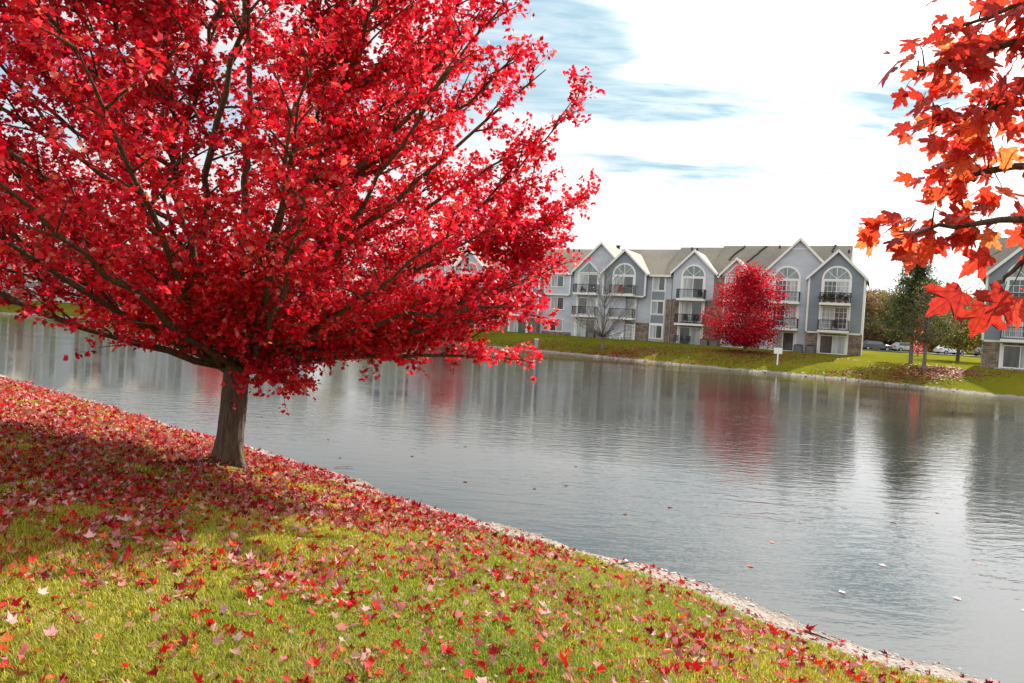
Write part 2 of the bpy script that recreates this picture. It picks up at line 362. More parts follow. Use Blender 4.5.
tag(wm.build('water', water_mat()), 'rippled grey pond water reflecting sky and buildings', kind='structure')

# ------------------------------------------------------------------ trees
def qcurve(a, b, c, n):
    return [a*(1-t)**2+b*2*t*(1-t)+c*t*t for t in np.linspace(0, 1, n)]
def V3(*a): return np.array(a, float)
RED = [(.64,.016,.034),(.52,.011,.028),(.31,.007,.020),(.76,.055,.062),(.76,.13,.07),(.82,.25,.24)]
CRIM = [(.50,.010,.036),(.36,.007,.028),(.60,.022,.050),(.66,.07,.08)]
CW = [5,3,3,.7]
def maple_crown(name_tree, base, envelope, lean, leaders, nlimb, nsub, ntwig, nleaf, size, label, pal, w, seed, trunk_r, fork, hmin, hmax, keep=None, tpl=T_LO):
    """big near maple: limbs to an envelope, side shoots, twigs, every leaf hung on a twig"""
    rg = np.random.default_rng(seed)
    root = empty('maple_tree', (base[0], base[1], base[2]), 0, label, 'tree')
    wood = MB(); LP, LT, LN = [], [], []
    lead_pts = []
    r0 = trunk_r
    fk = V3(*fork)
    tp = [V3(0,0,-.25), V3(0,0,0), V3(.01,0,.10), V3(.02,0,.3), fk*.55, fk*.85, fk]
    zs = np.r_[np.linspace(-.25, .5, 26), np.linspace(.53, fk[2]+.10, 34)]; na_ = 56; vs = []
    for z_ in zs:
        t_ = max(0, z_/fk[2]); th = np.arange(na_)*2*np.pi/na_
        fl = math.exp(-max(z_, -.05)/.13); rad_ = r0*(1.08-.16*t_)+r0*fl*(.30+.26*np.cos(3*th+.6)+.20*np.cos(5*th+2.))
        rid = vn(th/6.283*26+0*th, np.full(na_, z_*2.2)+3*vn(th*2, np.full(na_, z_), 8), 51); rid2 = vn(th/6.283*52, np.full(na_, z_*7.), 52)
        rad_ = rad_+.020*(rid-.5)+.009*(rid2-.5)+.03*(vn(th*1.2+5, np.full(na_, z_*1.8), 53)-.5)
        cx_ = fk[0]*t_; cy_ = fk[1]*t_; vs += [(cx_+math.cos(a_)*q_, cy_+math.sin(a_)*q_, z_) for a_, q_ in zip(th, rad_)]
    nz_ = len(zs); wood.add(vs, [(i*na_+k, i*na_+(k+1)%na_, (i+1)*na_+(k+1)%na_, (i+1)*na_+k) for i in range(nz_-1) for k in range(na_)]+[tuple((nz_-1)*na_+k for k in range(na_))])
    for ld in leaders:
        pts = [fk-V3(0,0,.12)]+[V3(*p) for p in ld['pts']]
        dense = []
        for i in range(len(pts)-1):
            for t in np.linspace(0, 1, 6, endpoint=False): dense.append(pts[i]*(1-t)+pts[i+1]*t)
        dense.append(pts[-1]); dn = len(dense)
        dense = [p if i in (0,) else p+rg.normal(0, .02, 3) for i, p in enumerate(dense)]
        rr = [ld['r']*(1-i/(dn-1))**1.15+.008 for i in range(dn)]
        wood.tube(dense, rr, 10)
        lead_pts += list(zip(dense, rr))
    LPn = np.array([p for p, _ in lead_pts]); LRn = np.array([r for _, r in lead_pts])
    for i in range(nlimb+len(EXTRA)):
        h = hmin+(hmax-hmin)*((i+.5)/nlimb)**.85+rg.normal(0,.1)
        az = i*2.39996+rg.normal(0,.15)
        Rr = envelope(h, az)
        Rr *= 1. if i % 3 else rg.uniform(.45,.8); tgt = V3(lean[0]*h+math.sin(az)*Rr, lean[1]*h+math.cos(az)*Rr, h)
        if i >= nlimb: tgt = V3(*EXTRA[i-nlimb]); Rr = math.hypot(tgt[0], tgt[1]); h = tgt[2]
        hz = np.hypot(tgt[0]-LPn[:,0], tgt[1]-LPn[:,1])
        want = np.maximum(h-hz*rg.uniform(.55, .95), fork[2]+.02)
        cost = np.abs(LPn[:,2]-want)+.25*hz
        j = int(np.argmin(cost)); st = LPn[j]
        mid = (st+tgt)/2; mid[2] -= Rr*rg.uniform(.02, .12) if h > 2.8 else -Rr*rg.uniform(.04,.12); mid[:2] += rg.normal(0, .12*Rr*.3, 2)
        c = qcurve(st, mid*1.0, tgt, 14)
        c = [p+(rg.normal(0, .025, 3) if 0 < k < 13 else 0) for k, p in enumerate(c)]
        lr = min(LRn[j]*.7, .0082*Rr+.006)
        wood.tube(c, [lr*(1-k/13)**.7+.006 for k in range(14)], 6)
        dirl = unit((tgt-st)[None])[0]; llen = np.linalg.norm(tgt-st)
        for s_ in range(nsub):
            t = .16+.84*(s_+rg.uniform(0,1))/nsub; f = t*13; k = min(int(f), 12); p = c[k]*(1-(f-k))+c[k+1]*(f-k)
            out = unit((c[k+1]-c[k])[None])[0]
            side = unit(np.cross(out, V3(0,0,1))[None])[0]*(1 if s_ % 2 else -1)
            d = out*rg.uniform(.5, 1.)+side*rg.uniform(.5, 1.1)+V3(0,0,rg.uniform(-.25, .55)); d = unit(d[None])[0]
            ln = (1.25-.75*t)*rg.uniform(.6, 1.1)*min(1., llen/3.)
            e = p+d*ln; m_ = (p+e)/2+V3(0,0,.08*ln)
            sc = qcurve(p, m_, e, 6); wood.tube(sc, [.011*(1-q/5)+.0035 for q in range(6)], 4)
            for w_ in range(ntwig):
                t2 = (w_+rg.uniform(.2, 1))/ntwig; f2 = t2*5; k2 = min(int(f2), 4); p2 = sc[k2]*(1-(f2-k2))+sc[k2+1]*(f2-k2)
                d2 = unit((d*rg.uniform(.3,1)+rg.normal(0,.55,3)+V3(0,0,.12))[None])[0]; l2 = rg.uniform(.14,.36)
                e2 = p2+d2*l2
                if rg.random() < .5: wood.tube([p2, e2], [.004, .002], 3)
                for q in range(nleaf):
                    tt = rg.uniform(.15, 1.05); lp = p2*(1-tt)+e2*tt
                    ld_ = unit((d2*.5+rg.normal(0,.8,3)+V3(0,0,-.25))[None])[0]
                    LP.append(lp+ld_*rg.uniform(.01,.05)); LT.append(ld_); LN.append(V3(0,0,1)+rg.normal(0,.65,3))
    LP, LT, LN = np.array(LP), np.array(LT), np.array(LN)
    if keep is not None:
        kk = keep(LP); LP, LT, LN = LP[kk], LT[kk], LN[kk]
    n = len(LP)
    colr = pick(n, pal, w)*(.78+.44*vn(LP[:,0]*1.1+LP[:,1]*.7+9, LP[:,2]*1.3+LP[:,1]*.9+9, 61))[:,None]; colr[:,2] *= 1.25; colr[:,1] *= .55+.75*vn(LP[:,0]*.8+20, LP[:,2]*.9+LP[:,1], 62); colr = np.clip(colr, 0, .9)
    V, F, C, uv = leaves(LP, LT, LN, size*rg.uniform(.65, 1.2, n), colr, tpl, rg.normal(-.18,.15,n), rg.normal(.12,.15,n))
    wood.build('trunk', M['bark'], root, smooth=True)
    link('crown', mesh_np('crown', V, F, C), M['mleaf'], root)
    return root, n

EXTRA = [(3.95,.2,1.68),(3.3,.5,1.95),(2.9,.8,1.9),(2.3,.2,1.95),(4.1,-.4,2.3),(4.1,.9,2.5),(4.25,-.2,2.9),(4.35,.6,3.4),(4.65,.1,3.9),(3.9,1.4,3.0),(4.0,-1.2,2.4),(1.15,-.9,1.25),(4.55,-.3,5.2),(3.6,-1.0,3.4),(3.4,.9,2.4),(-3.4,.4,2.7)]
def env_main(h, az):
    hs = [1.3, 1.8, 2.5, 3.5, 5.2, 6.0, 6.8, 8.0, 9.2]; rs = [2.6, 3.9, 4.35, 4.55, 4.5, 3.85, 3.25, 2.0, .3]
    low = 1-.55*max(0, -math.sin(az), -math.cos(az))*max(0, min(1, (3.1-h)/.8))
    return low*(.96-.05*math.sin(az))*float(np.interp(h, hs, rs))*(1+.07*math.sin(3*az+h*1.3)+.05*math.sin(7*az-h*2.1))
tz = float(height([TREE[0]], [TREE[1]])[0])-.03
leaders = [dict(r=.095, pts=[(.08,.05,2.2),(.02,.1,3.4),(.0,.15,5.0),(-.1,.1,7.0),(-.05,0,8.9)]),
           dict(r=.10, pts=[(.42,-.05,2.1),(.78,-.1,3.1),(.95,.05,4.3),(1.35,.0,5.8),(1.5,.1,7.4)]),
           dict(r=.085, pts=[(-.35,.1,1.85),(-.95,.2,2.6),(-1.5,.15,3.7),(-1.9,.2,5.2),(-2.1,.3,6.8)]),
           dict(r=.09, pts=[(-.05,-.4,2.0),(-.25,-.95,3.0),(-.4,-1.4,4.3),(-.5,-1.6,6.2)]),
           dict(r=.09, pts=[(.25,.45,2.0),(.5,1.0,3.0),(.6,1.5,4.4),(.7,1.7,6.3)]),
           dict(r=.07, pts=[(.55,.2,1.75),(1.3,.3,2.15),(2.2,.3,2.7),(3.2,.35,3.2)]),
           dict(r=.065, pts=[(-.5,-.1,1.7),(-1.3,-.15,2.05),(-2.3,-.1,2.6),(-3.2,-.1,3.1)])]
root, n1 = maple_crown('maple', (TREE[0], TREE[1], tz), env_main, (.01, 0), leaders, 158, 14, 7, 14, .061,
    'large red maple with a forked dark trunk on the near bank', RED, [5,5,2.8,2.8,1.3,.7], 11, .175, (.07, 0, 1.32), 1.95, 9.0)
print('main leaves', n1)

def far_tree(x, y, h, cw, label, group=None, pal=RED, w=None, n=5000, size=.16, shape='egg', trunk_r=.12, clear=.8, seed=1, nlimb=26, spread=.13, name='tree', bark='bark2', base_z=None, tpl=T_CARD, up=.7):
    rg = np.random.default_rng(seed)
    z0 = float(height([x],[y])[0]) if base_z is None else base_z
    root = empty(name, (x, y, z0), rg.uniform(0,6), label, 'tree', group)
    wood = MB(); top = h*.93
    wood.tube([(0,0,-.2),(0,0,0),(.02,0,h*.15),(.05,.03,h*.45),(0,.05,top)], [trunk_r*1.5,trunk_r*1.2,trunk_r,trunk_r*.65,.02], 8)
    def env(t):         # t: 0 bottom of crown .. 1 top
        if shape == 'egg': return np.sin(np.pi*np.clip(t,0,1)**.62)**.8
        if shape == 'round': return np.sqrt(np.clip(1-(2*t-1)**2, 0, 1))
        if shape == 'cone': return np.clip(1.02-t, 0, 1)**.85
        return np.clip(t*1.6,0,1)*np.sqrt(np.clip(1-t, 0, 1))*1.3
    cl, rr = [], []
    for i in range(nlimb):
        t = (i+.5)/nlimb; az = i*2.39996+rg.normal(0,.25); r = cw/2*env(t)*((1+.16*math.sin(2*az+1)+.12*math.sin(5*az)) if pal is CRIM else 1)*rg.uniform(*((.5,1.12) if pal is CRIM else (.70,1.08)))
        hz = clear+(h-clear)*t; e = V3(math.sin(az)*r, math.cos(az)*r, hz); s = V3(0,.03,max(hz-r*(.25 if shape == 'cone' else up), clear*.8))
        m_ = (s+e)/2+V3(0,0,(.1 if shape == 'cone' else -.08)*r)
        c = qcurve(s, m_, e, 6); wood.tube(c, [max(.012, trunk_r*.35*(1-k/5)) for k in range(6)], 5)
        for tt in (.35, .6, .82, 1.0):
            f = tt*5; k = min(int(f), 4); cl.append(c[k]*(1-(f-k))+c[k+1]*(f-k)+rg.normal(0, .04*cw, 3)); rr.append(cw*spread*(.7+.5*tt)*rg.uniform(.7,1.25))
        for _ in range(3 if n > 500 else 9):
            p = c[rg.integers(1,6)]; d = unit((e-s)[None])[0]*.6+rg.normal(0,.45,3)+V3(0,0,.2); q = p+d*cw*.11; wood.tube([p, q], [.014,.008], 3)
            if n < 500: wood.tube([q, q+(d+rg.normal(0,.3,3))*cw*.08], [.008,.005], 3)
    cl, rr = np.array(cl), np.array(rr)
    if n:
        id_ = rg.choice(len(cl), n, p=rr/rr.sum()); off = rg.normal(0, 1, (n,3)); off[:,2] *= .7
        P = cl[id_]+off*rr[id_][:,None]*.55
        P = P[P[:,2] > clear*.55]; n = len(P)
        colr = pick(n, pal, w if w is not None else [1]*len(pal))
        T = rg.normal(0,1,(n,3)); T[:,2] -= .3
        V, F, C, uv = leaves(P, T, V3(0,0,1)+rg.normal(0,.7,(n,3)), size*rg.uniform(.6,1.3,n), colr, tpl, rg.normal(0,.2,n))
        link('crown', mesh_np('crown', V, F, C), M['gleaf'] if pal is not RED else M['mleaf'], root)
    wood.build('trunk', M[bark], root, smooth=True)
    return root
RW = [5,4,1.5,3,1,.6]
far_tree(22.0, 64.5, 7.6, 8.1, 'bright red maple before the long apartment building at its brick bay', pal=CRIM, w=CW, n=19000, size=.155, seed=21, clear=1.0, nlimb=44, spread=.105, name='maple_tree')
far_tree(-7.6, 77.5, 7.0, 7.0, 'red maple on the far lawn half hidden behind the big crown', pal=CRIM, w=CW, n=7000, size=.2, seed=22, clear=.6, name='maple_tree')
far_tree(-41.0, 94.5, 8.0, 7.0, 'red maple beside the far left building seen behind the big trunk', w=RW, n=6000, size=.22, seed=23, name='maple_tree')
far_tree(-68.5, 95.5, 5.2, 5.2, 'small pinkish orange sapling before the far left building', pal=[(.42,.20,.13),(.5,.26,.16),(.34,.12,.08)], n=1100, size=.15, seed=24, clear=1.2, trunk_r=.1, name='sapling')
far_tree(9.2, 69.5, 8.0, 7.6, 'bare leafless tree with upswept twigs before the gabled balconies', pal=[(.35,.10,.06),(.4,.2,.08)], n=90, size=.14, seed=25, shape='egg', clear=1.5, trunk_r=.13, nlimb=54, name='bare_tree', up=1.5)
PINEC = [(.055,.085,.035),(.08,.115,.05),(.04,.065,.03),(.13,.13,.06)]
far_tree(34.2, 58.5, 8.8, 7.2, 'dark green pine with an open top between the two buildings', pal=PINEC, n=10500, size=.30, seed=26, shape='cone', clear=2.5, trunk_r=.15, nlimb=44, spread=.07, name='pine_tree', tpl=T_NEEDLE)
far_tree(31.8, 52.6, 6.6, 4.6, 'slender tree with thin olive brown foliage beside the pine', pal=[(.12,.11,.05),(.16,.12,.07),(.09,.09,.04)], n=2800, size=.13, seed=27, shape='egg', clear=2.5, trunk_r=.12, nlimb=34, name='tree')
far_tree(47.0, 72.0, 6.6, 6.6, 'rounded tree with yellow green leaves nearest the right building', pal=[(.24,.22,.05),(.15,.15,.05),(.32,.20,.08)], w=[3,3,1], n=5200, size=.19, seed=28, shape='round', clear=1.8, trunk_r=.16, nlimb=30)
far_tree(50.5, 85.0, 4.6, 2.2, 'small crimson tree low between the pine and the yellow tree', w=RW, n=700, size=.16, seed=29, clear=.6, trunk_r=.08, name='maple_tree')
# trees of the wood behind the gap
OL = [(.08,.085,.03),(.12,.11,.045),(.05,.065,.025)]; BR = [(.20,.13,.07),(.15,.11,.07),(.26,.17,.09)]; YG = [(.22,.19,.05),(.14,.14,.045),(.28,.2,.07)]; OR = [(.30,.11,.06),(.26,.12,.07),(.22,.12,.06)]
protos = [far_tree(0,0,11,9,'x',pal=p,n=8500,size=.30,seed=40+i,shape='round',clear=.7,trunk_r=.22,name='tree',base_z=0) for i,p in enumerate((OL,BR,YG,OR))]
names = ['dark olive', 'brown', 'yellow green', 'orange red']
spots = [ # x, y, kind, scale
 (60,116,1,.84,'just past the end wall of the long building'),(66,118,1,.9,'behind the pine'),(73,124,3,.95,'rising behind the slender olive tree'),(80,128,1,1.0,'behind the yellow tree'),
 (88,124,1,.95,'at the far end of the gap by the right building'),(62,122,1,.85,'showing above the hedge of green by the end wall'),(63,135,2,1.0,'deep in the wood between the buildings'),(77,142,0,1.05,'at the back of the wood behind the pine'),
 (95,140,1,1.1,'hidden mostly behind the right building'),(70,150,1,1.15,'tallest in the middle of the wood'),
 (84,138,2,1.0,'behind the parked white car'),(91,150,0,1.1,'at the back of the wood by the right building'),(57,120,3,.9,'just behind the long building end'),(68,132,1,.98,'between the pine and the end wall'),(104,160,1,1.2,'deepest in the wood'),
 (-28,106,0,.75,'in the gap left of the long building'),(-20.5,102,0,.6,'low in the gap behind the big crown'),(-33,112,2,.7,'beside the far left building end'),(-92,112,0,.8,'left of the far left building'),(-100,120,1,.9,'at the far left edge of the lawn'),
 (100,118,3,.9,'beyond the right building'),(-24,120,1,.85,'farthest back in the left gap')]
used = set()
for x, y, k, s, where in spots:
    o = protos[k] if k not in used else copy_tree(protos[k]); used.add(k)
    o.location = (x, y, float(height([x],[y])[0])); o.scale = (s, s, s); o.rotation_euler = (0,0,random.uniform(0,6.28))
    o['label'] = 'broad %s tree %s' % (names[k], where); o['group'] = 'trees of the wood behind the buildings'; o['category'] = 'tree'

# hedge bushes before the parked cars
for i, (x, y, w_) in enumerate([(57,116,'low dark bush by the end wall of the long building'),(64.5,117,'low dark bush left of the white parked car'),(76,117,'low dark bush right of the white parked car')]):
    far_tree(x, y, 2.0, 4.5, w_, pal=OL, n=1500, size=.2, seed=60+i, shape='round', clear=.2, trunk_r=.06, nlimb=14, spread=.2, name='bush')['category'] = 'bush'

# ------------------------------------------------------------------ apartment buildings
EAVE, DEPTH = 8.1, 13.
class Bld:
    def __init__(s, x, y, rz, x0, x1, label, ridges):
        z = float(min(height([x],[y])[0], 1.5))
        s.r = empty('apartment_building', (x,y,z), rz, label, 'building', 'apartment buildings round the pond'); s.x0, s.x1 = x0, x1
        MB().box(x0, x1, 0, DEPTH, -1., EAVE-.06).build('wall', M['lsid'], s.r)
        MB().box(x0+.06, x1-.06, -.14, -.004, -1., .12).build('foundation', M['conc'], s.r)
        rf = MB()
        for k, (a, b, zr) in enumerate(ridges):
            e = .016*k; o = (.1 if s.x1 == -1.7 else .4) if k == len(ridges)-1 else 0; o0 = .4 if k == 0 else 0
            ym = DEPTH/2; sl = (zr-EAVE)/ym
            z0 = EAVE-.45*sl+e
            rf.add([(a-o0,-.45,z0),(b+o,-.45,z0),(b+o,ym,zr),(a-o0,ym,zr),(a-o0,DEPTH+.45,z0),(b+o,DEPTH+.45,z0),
                    (a-o0,-.45,z0-.14),(b+o,-.45,z0-.14),(a-o0,DEPTH+.45,z0-.14),(b+o,DEPTH+.45,z0-.14)],
                   [(0,1,2,3),(3,2,5,4),(6,8,9,7),(0,3,4,8,6),(1,7,9,5,2),(0,6,7,1),(4,5,9,8)])
            # gable end wall under the roof
            if o or o0:
                X = (b-.02, b-.25) if o else (a+.02, a+.25)
                if o: MB().add([(X[0],0,EAVE-.1),(X[0],DEPTH,EAVE-.1),(X[0],ym,zr-.25),(X[1],0,EAVE-.1),(X[1],DEPTH,EAVE-.1),(X[1],ym,zr-.25)],[(0,1,2),(5,4,3),(0,3,4,1),(1,4,5,2),(2,5,3,0)]).build('gable_end', M['lsid'], s.r)
        s.roof = rf.build('roof', M['roof'], s.r)
        s.cuts = []
        s.ridges = ridges
    def finish(s):
        x = s.x0-.4
        for a, b in sorted(s.cuts)+[(s.x1+.4, 1e9)]:
            if a-x > .15: MB().box(x, a, -.60, -.462, EAVE-.42, EAVE-.20).build('gutter', M['trim'], s.r)
            x = max(x, b)
    def vent(s, x, y, big=False):
        for a, b, zr in s.ridges:
            if a <= x <= b:
                z = EAVE+(zr-EAVE)*y/(DEPTH/2)
                m = MB().cyl((x,y,z-.2),(x,y,z+(.9 if big else .35)),.22 if big else .10, n=10)
                if big: m.cyl((x,y,z+.92),(x,y,z+1.05),.3,.3,10)
                m.build('roof_vent', M['black'], s.roof)
    def streak(s, x, y0, y1, dx):   # snow guard / cable line lying on the shingles
        for a, b, zr in s.ridges:
            if a <= x <= b:
                k = (zr-EAVE)/(DEPTH/2); pts = []
                for i in range(7):
                    t = i/6; y = y0+(y1-y0)*t; pts.append((x+dx*t+random.uniform(-.12,.12), y, EAVE+k*y+.09))
                MB().tube(pts, [.11]*7, 5).build('roof_flashing', M['black'], s.roof)
    def bricks(s, a, b, z0, z1, y=-.13):
        MB().box(a, b, y, -.003, z0-.6 if z0 == 0 else z0, z1).build('brick_wall', M['brick'], s.r)
    def band(s, a, b, z, y, h=.16):
        MB().box(a, b, y-.04, y+.05, z-h/2, z+h/2).build('trim_band', M['trim'], s.r)
    def gable(s, xc, half, ez, pz, zb, mat, p, detail=False, corner=True, back=1.):
        s.cuts.append((xc-half-.3, xc+half+.3))
        m = MB().prism([(xc-half,zb),(xc+half,zb),(xc+half,ez),(xc,pz-.05),(xc-half,ez)], -p, back)
        w = m.build('gable_wall', mat, s.r)
        # roof slabs back to the main slope, with white rakes
        sl = (pz-ez)/half; ov = .32; th = .14; k = 3.85/6.5
        xs = half+ov; ze = ez-ov*sl; yb = max(.6, (pz-EAVE)/k+.5, back)
        rf = MB()
        for sg in (-1, 1):
            rf.add([(xc,-p-.30,pz),(xc+sg*xs,-p-.30,ze),(xc+sg*xs,-p-.30,ze+th*1.3),(xc,-p-.30,pz+th*1.3),
                    (xc,yb,pz),(xc+sg*xs,max(.5,back-.1),ze),(xc+sg*xs,max(.5,back-.1),ze+th*1.3),(xc,yb,pz+th*1.3)],
                   [(0,1,2,3),(7,6,5,4),(3,2,6,7),(0,4,5,1),(1,5,6,2)])
        rf.build('gable_roof', M['roof'], s.r)
        rk = MB()
        for sg in (-1, 1):
            rk.add([(xc,-p-.36,pz-.10),(xc+sg*xs,-p-.36,ze-.10),(xc+sg*xs,-p-.36,ze+.22),(xc,-p-.36,pz+.22),
                    (xc,-p-.302,pz-.10),(xc+sg*xs,-p-.302,ze-.10),(xc+sg*xs,-p-.302,ze+.22),(xc,-p-.302,pz+.22)],
                   [(0,1,2,3),(7,6,5,4),(3,2,6,7),(0,4,5,1),(1,5,6,2)])
        rk.build('rake_board', M['trim'], s.r)
        if corner:
            c = MB()
            for sg in (-1,1): c.box(xc+sg*half-.09, xc+sg*half+.09, -p-.03, -p+.12, zb, ez-.05)
            c.box(xc-half+.1, xc+half-.1, -p-.032, -p+.03, zb-.12, zb+.06)
            c.build('corner_board', M['trim'], s.r)
        if detail:
            MB().bar((xc-.85,-p-.03,pz-1.0),(xc+.85,-p-.03,pz-1.0),.1).build('trim_band', M['trim'], s.r)
        return w
    def win(s, xc, w, z0, z1, y, split=1, grid=0, style=0):
        f = MB(); t = .11; x0, x1 = xc-w/2, xc+w/2
        f.box(x0,x1,y-.07,y+.02,z0,z0+t); f.box(x0,x1,y-.07,y+.02,z1-t,z1); f.box(x0,x0+t,y-.07,y+.02,z0+t,z1-t); f.box(x1-t,x1,y-.07,y+.02,z0+t,z1-t)
        for i in range(1, split+1):
            x = x0+(x1-x0)*i/(split+1); f.box(x-.035,x+.035,y-.06,y+.02,z0+t,z1-t)
        if grid:
            for i in range(1, grid):
                zz = z0+(z1-z0)*i/grid; f.box(x0+t,x1-t,y-.05,y+.01,zz-.018,zz+.018)
            for i in range(1, 6):
                x = x0+(x1-x0)*i/6; f.box(x-.016,x+.016,y-.05,y+.01,z0+t,z1-t)
        root = f.build('window', M['trim'], s.r)
        n = split+1; a = x0+t; st = (x1-x0-2*t)/n
        for i in range(n):
            mat = M['gcurt'] if (style+i) % 2 == 0 else M['gdark']
            MB().box(a+i*st+.01, a+(i+1)*st-.01, y-.03, y-.006, z0+t, z1-t).build('pane', mat, root)
    def arch(s, xc, r, zs, y):
        ring = MB(); n = 18; pr = []
        for i in range(n):
            a0, a1_ = math.pi*i/n, math.pi*(i+1)/n
            p = [(xc+math.cos(a_)*q, zs+math.sin(a_)*q) for a_, q in ((a0,r-.13),(a0,r+.06),(a1_,r+.06),(a1_,r-.13))]
            ring.prism(p, y-.09, y)
        for a_ in (R(45), R(90), R(135)): ring.bar((xc,y-.055,zs+.05),(xc+math.cos(a_)*(r-.1),y-.055,zs+math.sin(a_)*(r-.1)),.05)
        ring.box(xc-r-.05,xc+r+.05,y-.09,y,zs-.10,zs+.05)
        f = ring.build('arch_window', M['trim'], s.r)
        m = MB(); m.prism([(xc+math.cos(math.pi*i/n)*(r-.12), zs+.05+math.sin(math.pi*i/n)*(r-.17)) for i in range(n+1)], y-.04, y-.012)
        m.build('pane', M['ggreen'], f)
        for sg in (-1,1): MB().box(xc+sg*(r-.035)-.095, xc+sg*(r-.035)+.095, y-.09, y, zs-2.55, zs-.1).build('window_jamb', M['trim'], f)
    def balcony(s, xc, w, z, y, out=1.15, cols=False, depth_to=None):
        a, b = xc-w/2, xc+w/2
        r = MB().box(a, b, y-out, y-.002, z-.26, z-.02).build('balcony', M['trim'], s.r)
        rl = MB(); zt = z+1.0; yo = y-out+.05
        n = int(w/.13)
        for i in range(n+1): x = a+.04+(w-.08)*i/n; rl.box(x-.012,x+.012,yo-.012,yo+.012,z-.02,zt-.04)
        for sg in (a+.04, b-.04):
            for i in range(int(out/.14)): yy = yo+.14*(i+1); rl.box(sg-.012,sg+.012,yy-.012,yy+.012,z-.02,zt-.04)
            rl.box(sg-.03,sg+.03,yo-.03,y-.03,zt-.04,zt+.02)
            rl.box(sg-.04,sg+.04,yo-.04,yo+.04,z-.02,zt-.041)
        rl.box(a,b,yo-.032,yo+.032,zt-.04,zt+.03)
        rl.build('railing', M['rail'], r)
    def doors(s, xc, w, z0, z1, y, style=0, grid=0): s.win(xc, w, z0, z1, y, 1, grid, style)
    def posts(s, xc, w, z0, z1, y):
        for sg in (-1,1): MB().box(xc+sg*w/2-.09, xc+sg*w/2+.09, y-.10, y-.004, z0, z1).build('door_post', M['trim'], s.r)
    def downpipe(s, x, y=-.2):
        MB().cyl((x,y,-.3),(x,y,EAVE-.35),.05,n=8).build('downpipe', M['conc'], s.r)

    # ---- bays (xc = centre along the front)
    def bay_dark(s, xc, half=2.7, low=2.25, style=0, back=1.):
        p = 1.0
        s.gable(xc, half, 7.95, 10.6, low, M['dsid'], p, back=back)
        MB().box(xc-half+.04, xc+half-.04, -p+.04, -.003 if back < 2 else back, -.6, low-.13).build('brick_wall', M['brick'], s.r)
        s.arch(xc, 1.35, 7.72, -p); s.doors(xc, 2.45, 5.32, 7.62, -p, style, 4)
        s.balcony(xc, 2.9, 5.3, -p); s.doors(xc, 2.5, 2.62, 4.95, -p, style+1, 4); s.balcony(xc, 2.9, 2.5, -p)
        s.posts(xc, 2.75, 2.6, 5.02, -p); s.doors(xc, 2.5, .02, 2.0, -p+.04, style, 0); s.posts(xc, 2.7, -.1, 2.12, -p+.04)
    def bay_light(s, xc, style=0):
        p = .52
        s.gable(xc, 2.3, 8.3, 10.6, 5.15, M['lsid'], p, corner=False)
        MB().box(xc-2.26, xc+2.26, -p+.04, -.135, -.6, 5.14).build('brick_wall', M['brick'], s.r)
        s.arch(xc, 1.33, 7.75, -p); s.doors(xc, 2.4, 5.3, 7.65, -p, style, 0); s.balcony(xc, 3.1, 5.25, -p)
        s.doors(xc, 2.45, 2.6, 4.95, -p+.04, style, 0); s.posts(xc, 2.7, 2.5, 5.0, -p+.04); s.balcony(xc, 3.2, 2.45, -p)
        s.doors(xc, 2.5, .02, 2.05, -p+.04, style+1, 0); s.posts(xc, 2.75, -.1, 2.18, -p+.04)
    def bay_big(s, xc, ax, half=3.4, style=0):
        p = .5
        s.gable(xc, half, 8.35, 11.9, -.6, M['lsid'], p, detail=True, corner=False)
        s.arch(ax, 1.33, 7.72, -p); s.doors(ax, 2.4, 5.32, 7.62, -p, style, 4); s.balcony(ax, 2.9, 5.3, -p)
        s.doors(ax, 2.45, 2.65, 4.95, -p, style, 4); s.posts(ax, 2.65, 2.5, 5.0, -p); s.balcony(ax, 2.9, 2.5, -p)
        s.doors(ax, 2.3, .02, 2.1, -p, style+1, 0); s.posts(ax, 2.55, -.1, 2.22, -p)
    def bay_small(s, xc, style=0):
        p = .49
        s.gable(xc, 1.5, 8.2, 9.75, 7.9, M['lsid'], p, corner=False)
        MB().box(xc-2.4, xc+2.4, -p+.03, -.135, -.6, 7.88).build('brick_wall', M['brick'], s.r)
        f = MB().prism([(xc-1.12,8.05),(xc+1.12,8.05),(xc,9.3)], -p-.06, -p-.003).build('gable_window', M['trim'], s.r)
        MB().prism([(xc-.85,8.14),(xc+.85,8.14),(xc,9.1)], -p-.08, -p-.062).build('pane', M['ggreen'], f)
        s.doors(xc, 2.4, 5.4, 7.85, -p+.03, style, 0); s.balcony(xc, 2.9, 5.3, -p); s.doors(xc, 2.4, 2.6, 4.95, -p+.03, style+1); s.balcony(xc, 2.9, 2.5, -p)
        s.doors(xc, 2.4, .02, 2.1, -p+.03, style)
    def bay_tri(s, xc, tx, half=3.4, style=0):
        p = .5
        s.gable(xc, half, 8.2, 11.55, -.6, M['lsid'], p, corner=False)
        f = MB()
        for sg in (-1,1): f.bar((tx,-p-.06,9.35),(tx+sg*1.38,-p-.06,8.02),.16,.10)
        f.box(tx-1.38,tx+1.38,-p-.11,-p-.003,7.90,8.04)
        f = f.build('gable_window', M['trim'], s.r)
        MB().prism([(tx-1.2,8.05),(tx+1.2,8.05),(tx,9.2)], -p-.05, -p-.012).build('pane', M['ggreen'], f)
        s.doors(tx, 2.5, 5.5, 7.85, -p, style); s.posts(tx, 2.7, 5.4, 7.85, -p); s.balcony(tx, 3.0, 5.5, -p)
        s.doors(tx, 2.5, 2.85, 4.95, -p, style+1); s.posts(tx, 2.7, 2.8, 5.2, -p); s.balcony(tx, 3.0, 2.8, -p)
        s.doors(tx, 2.5, .02, 2.35, -p, style); s.posts(tx, 2.75, -.1, 2.5, -p)
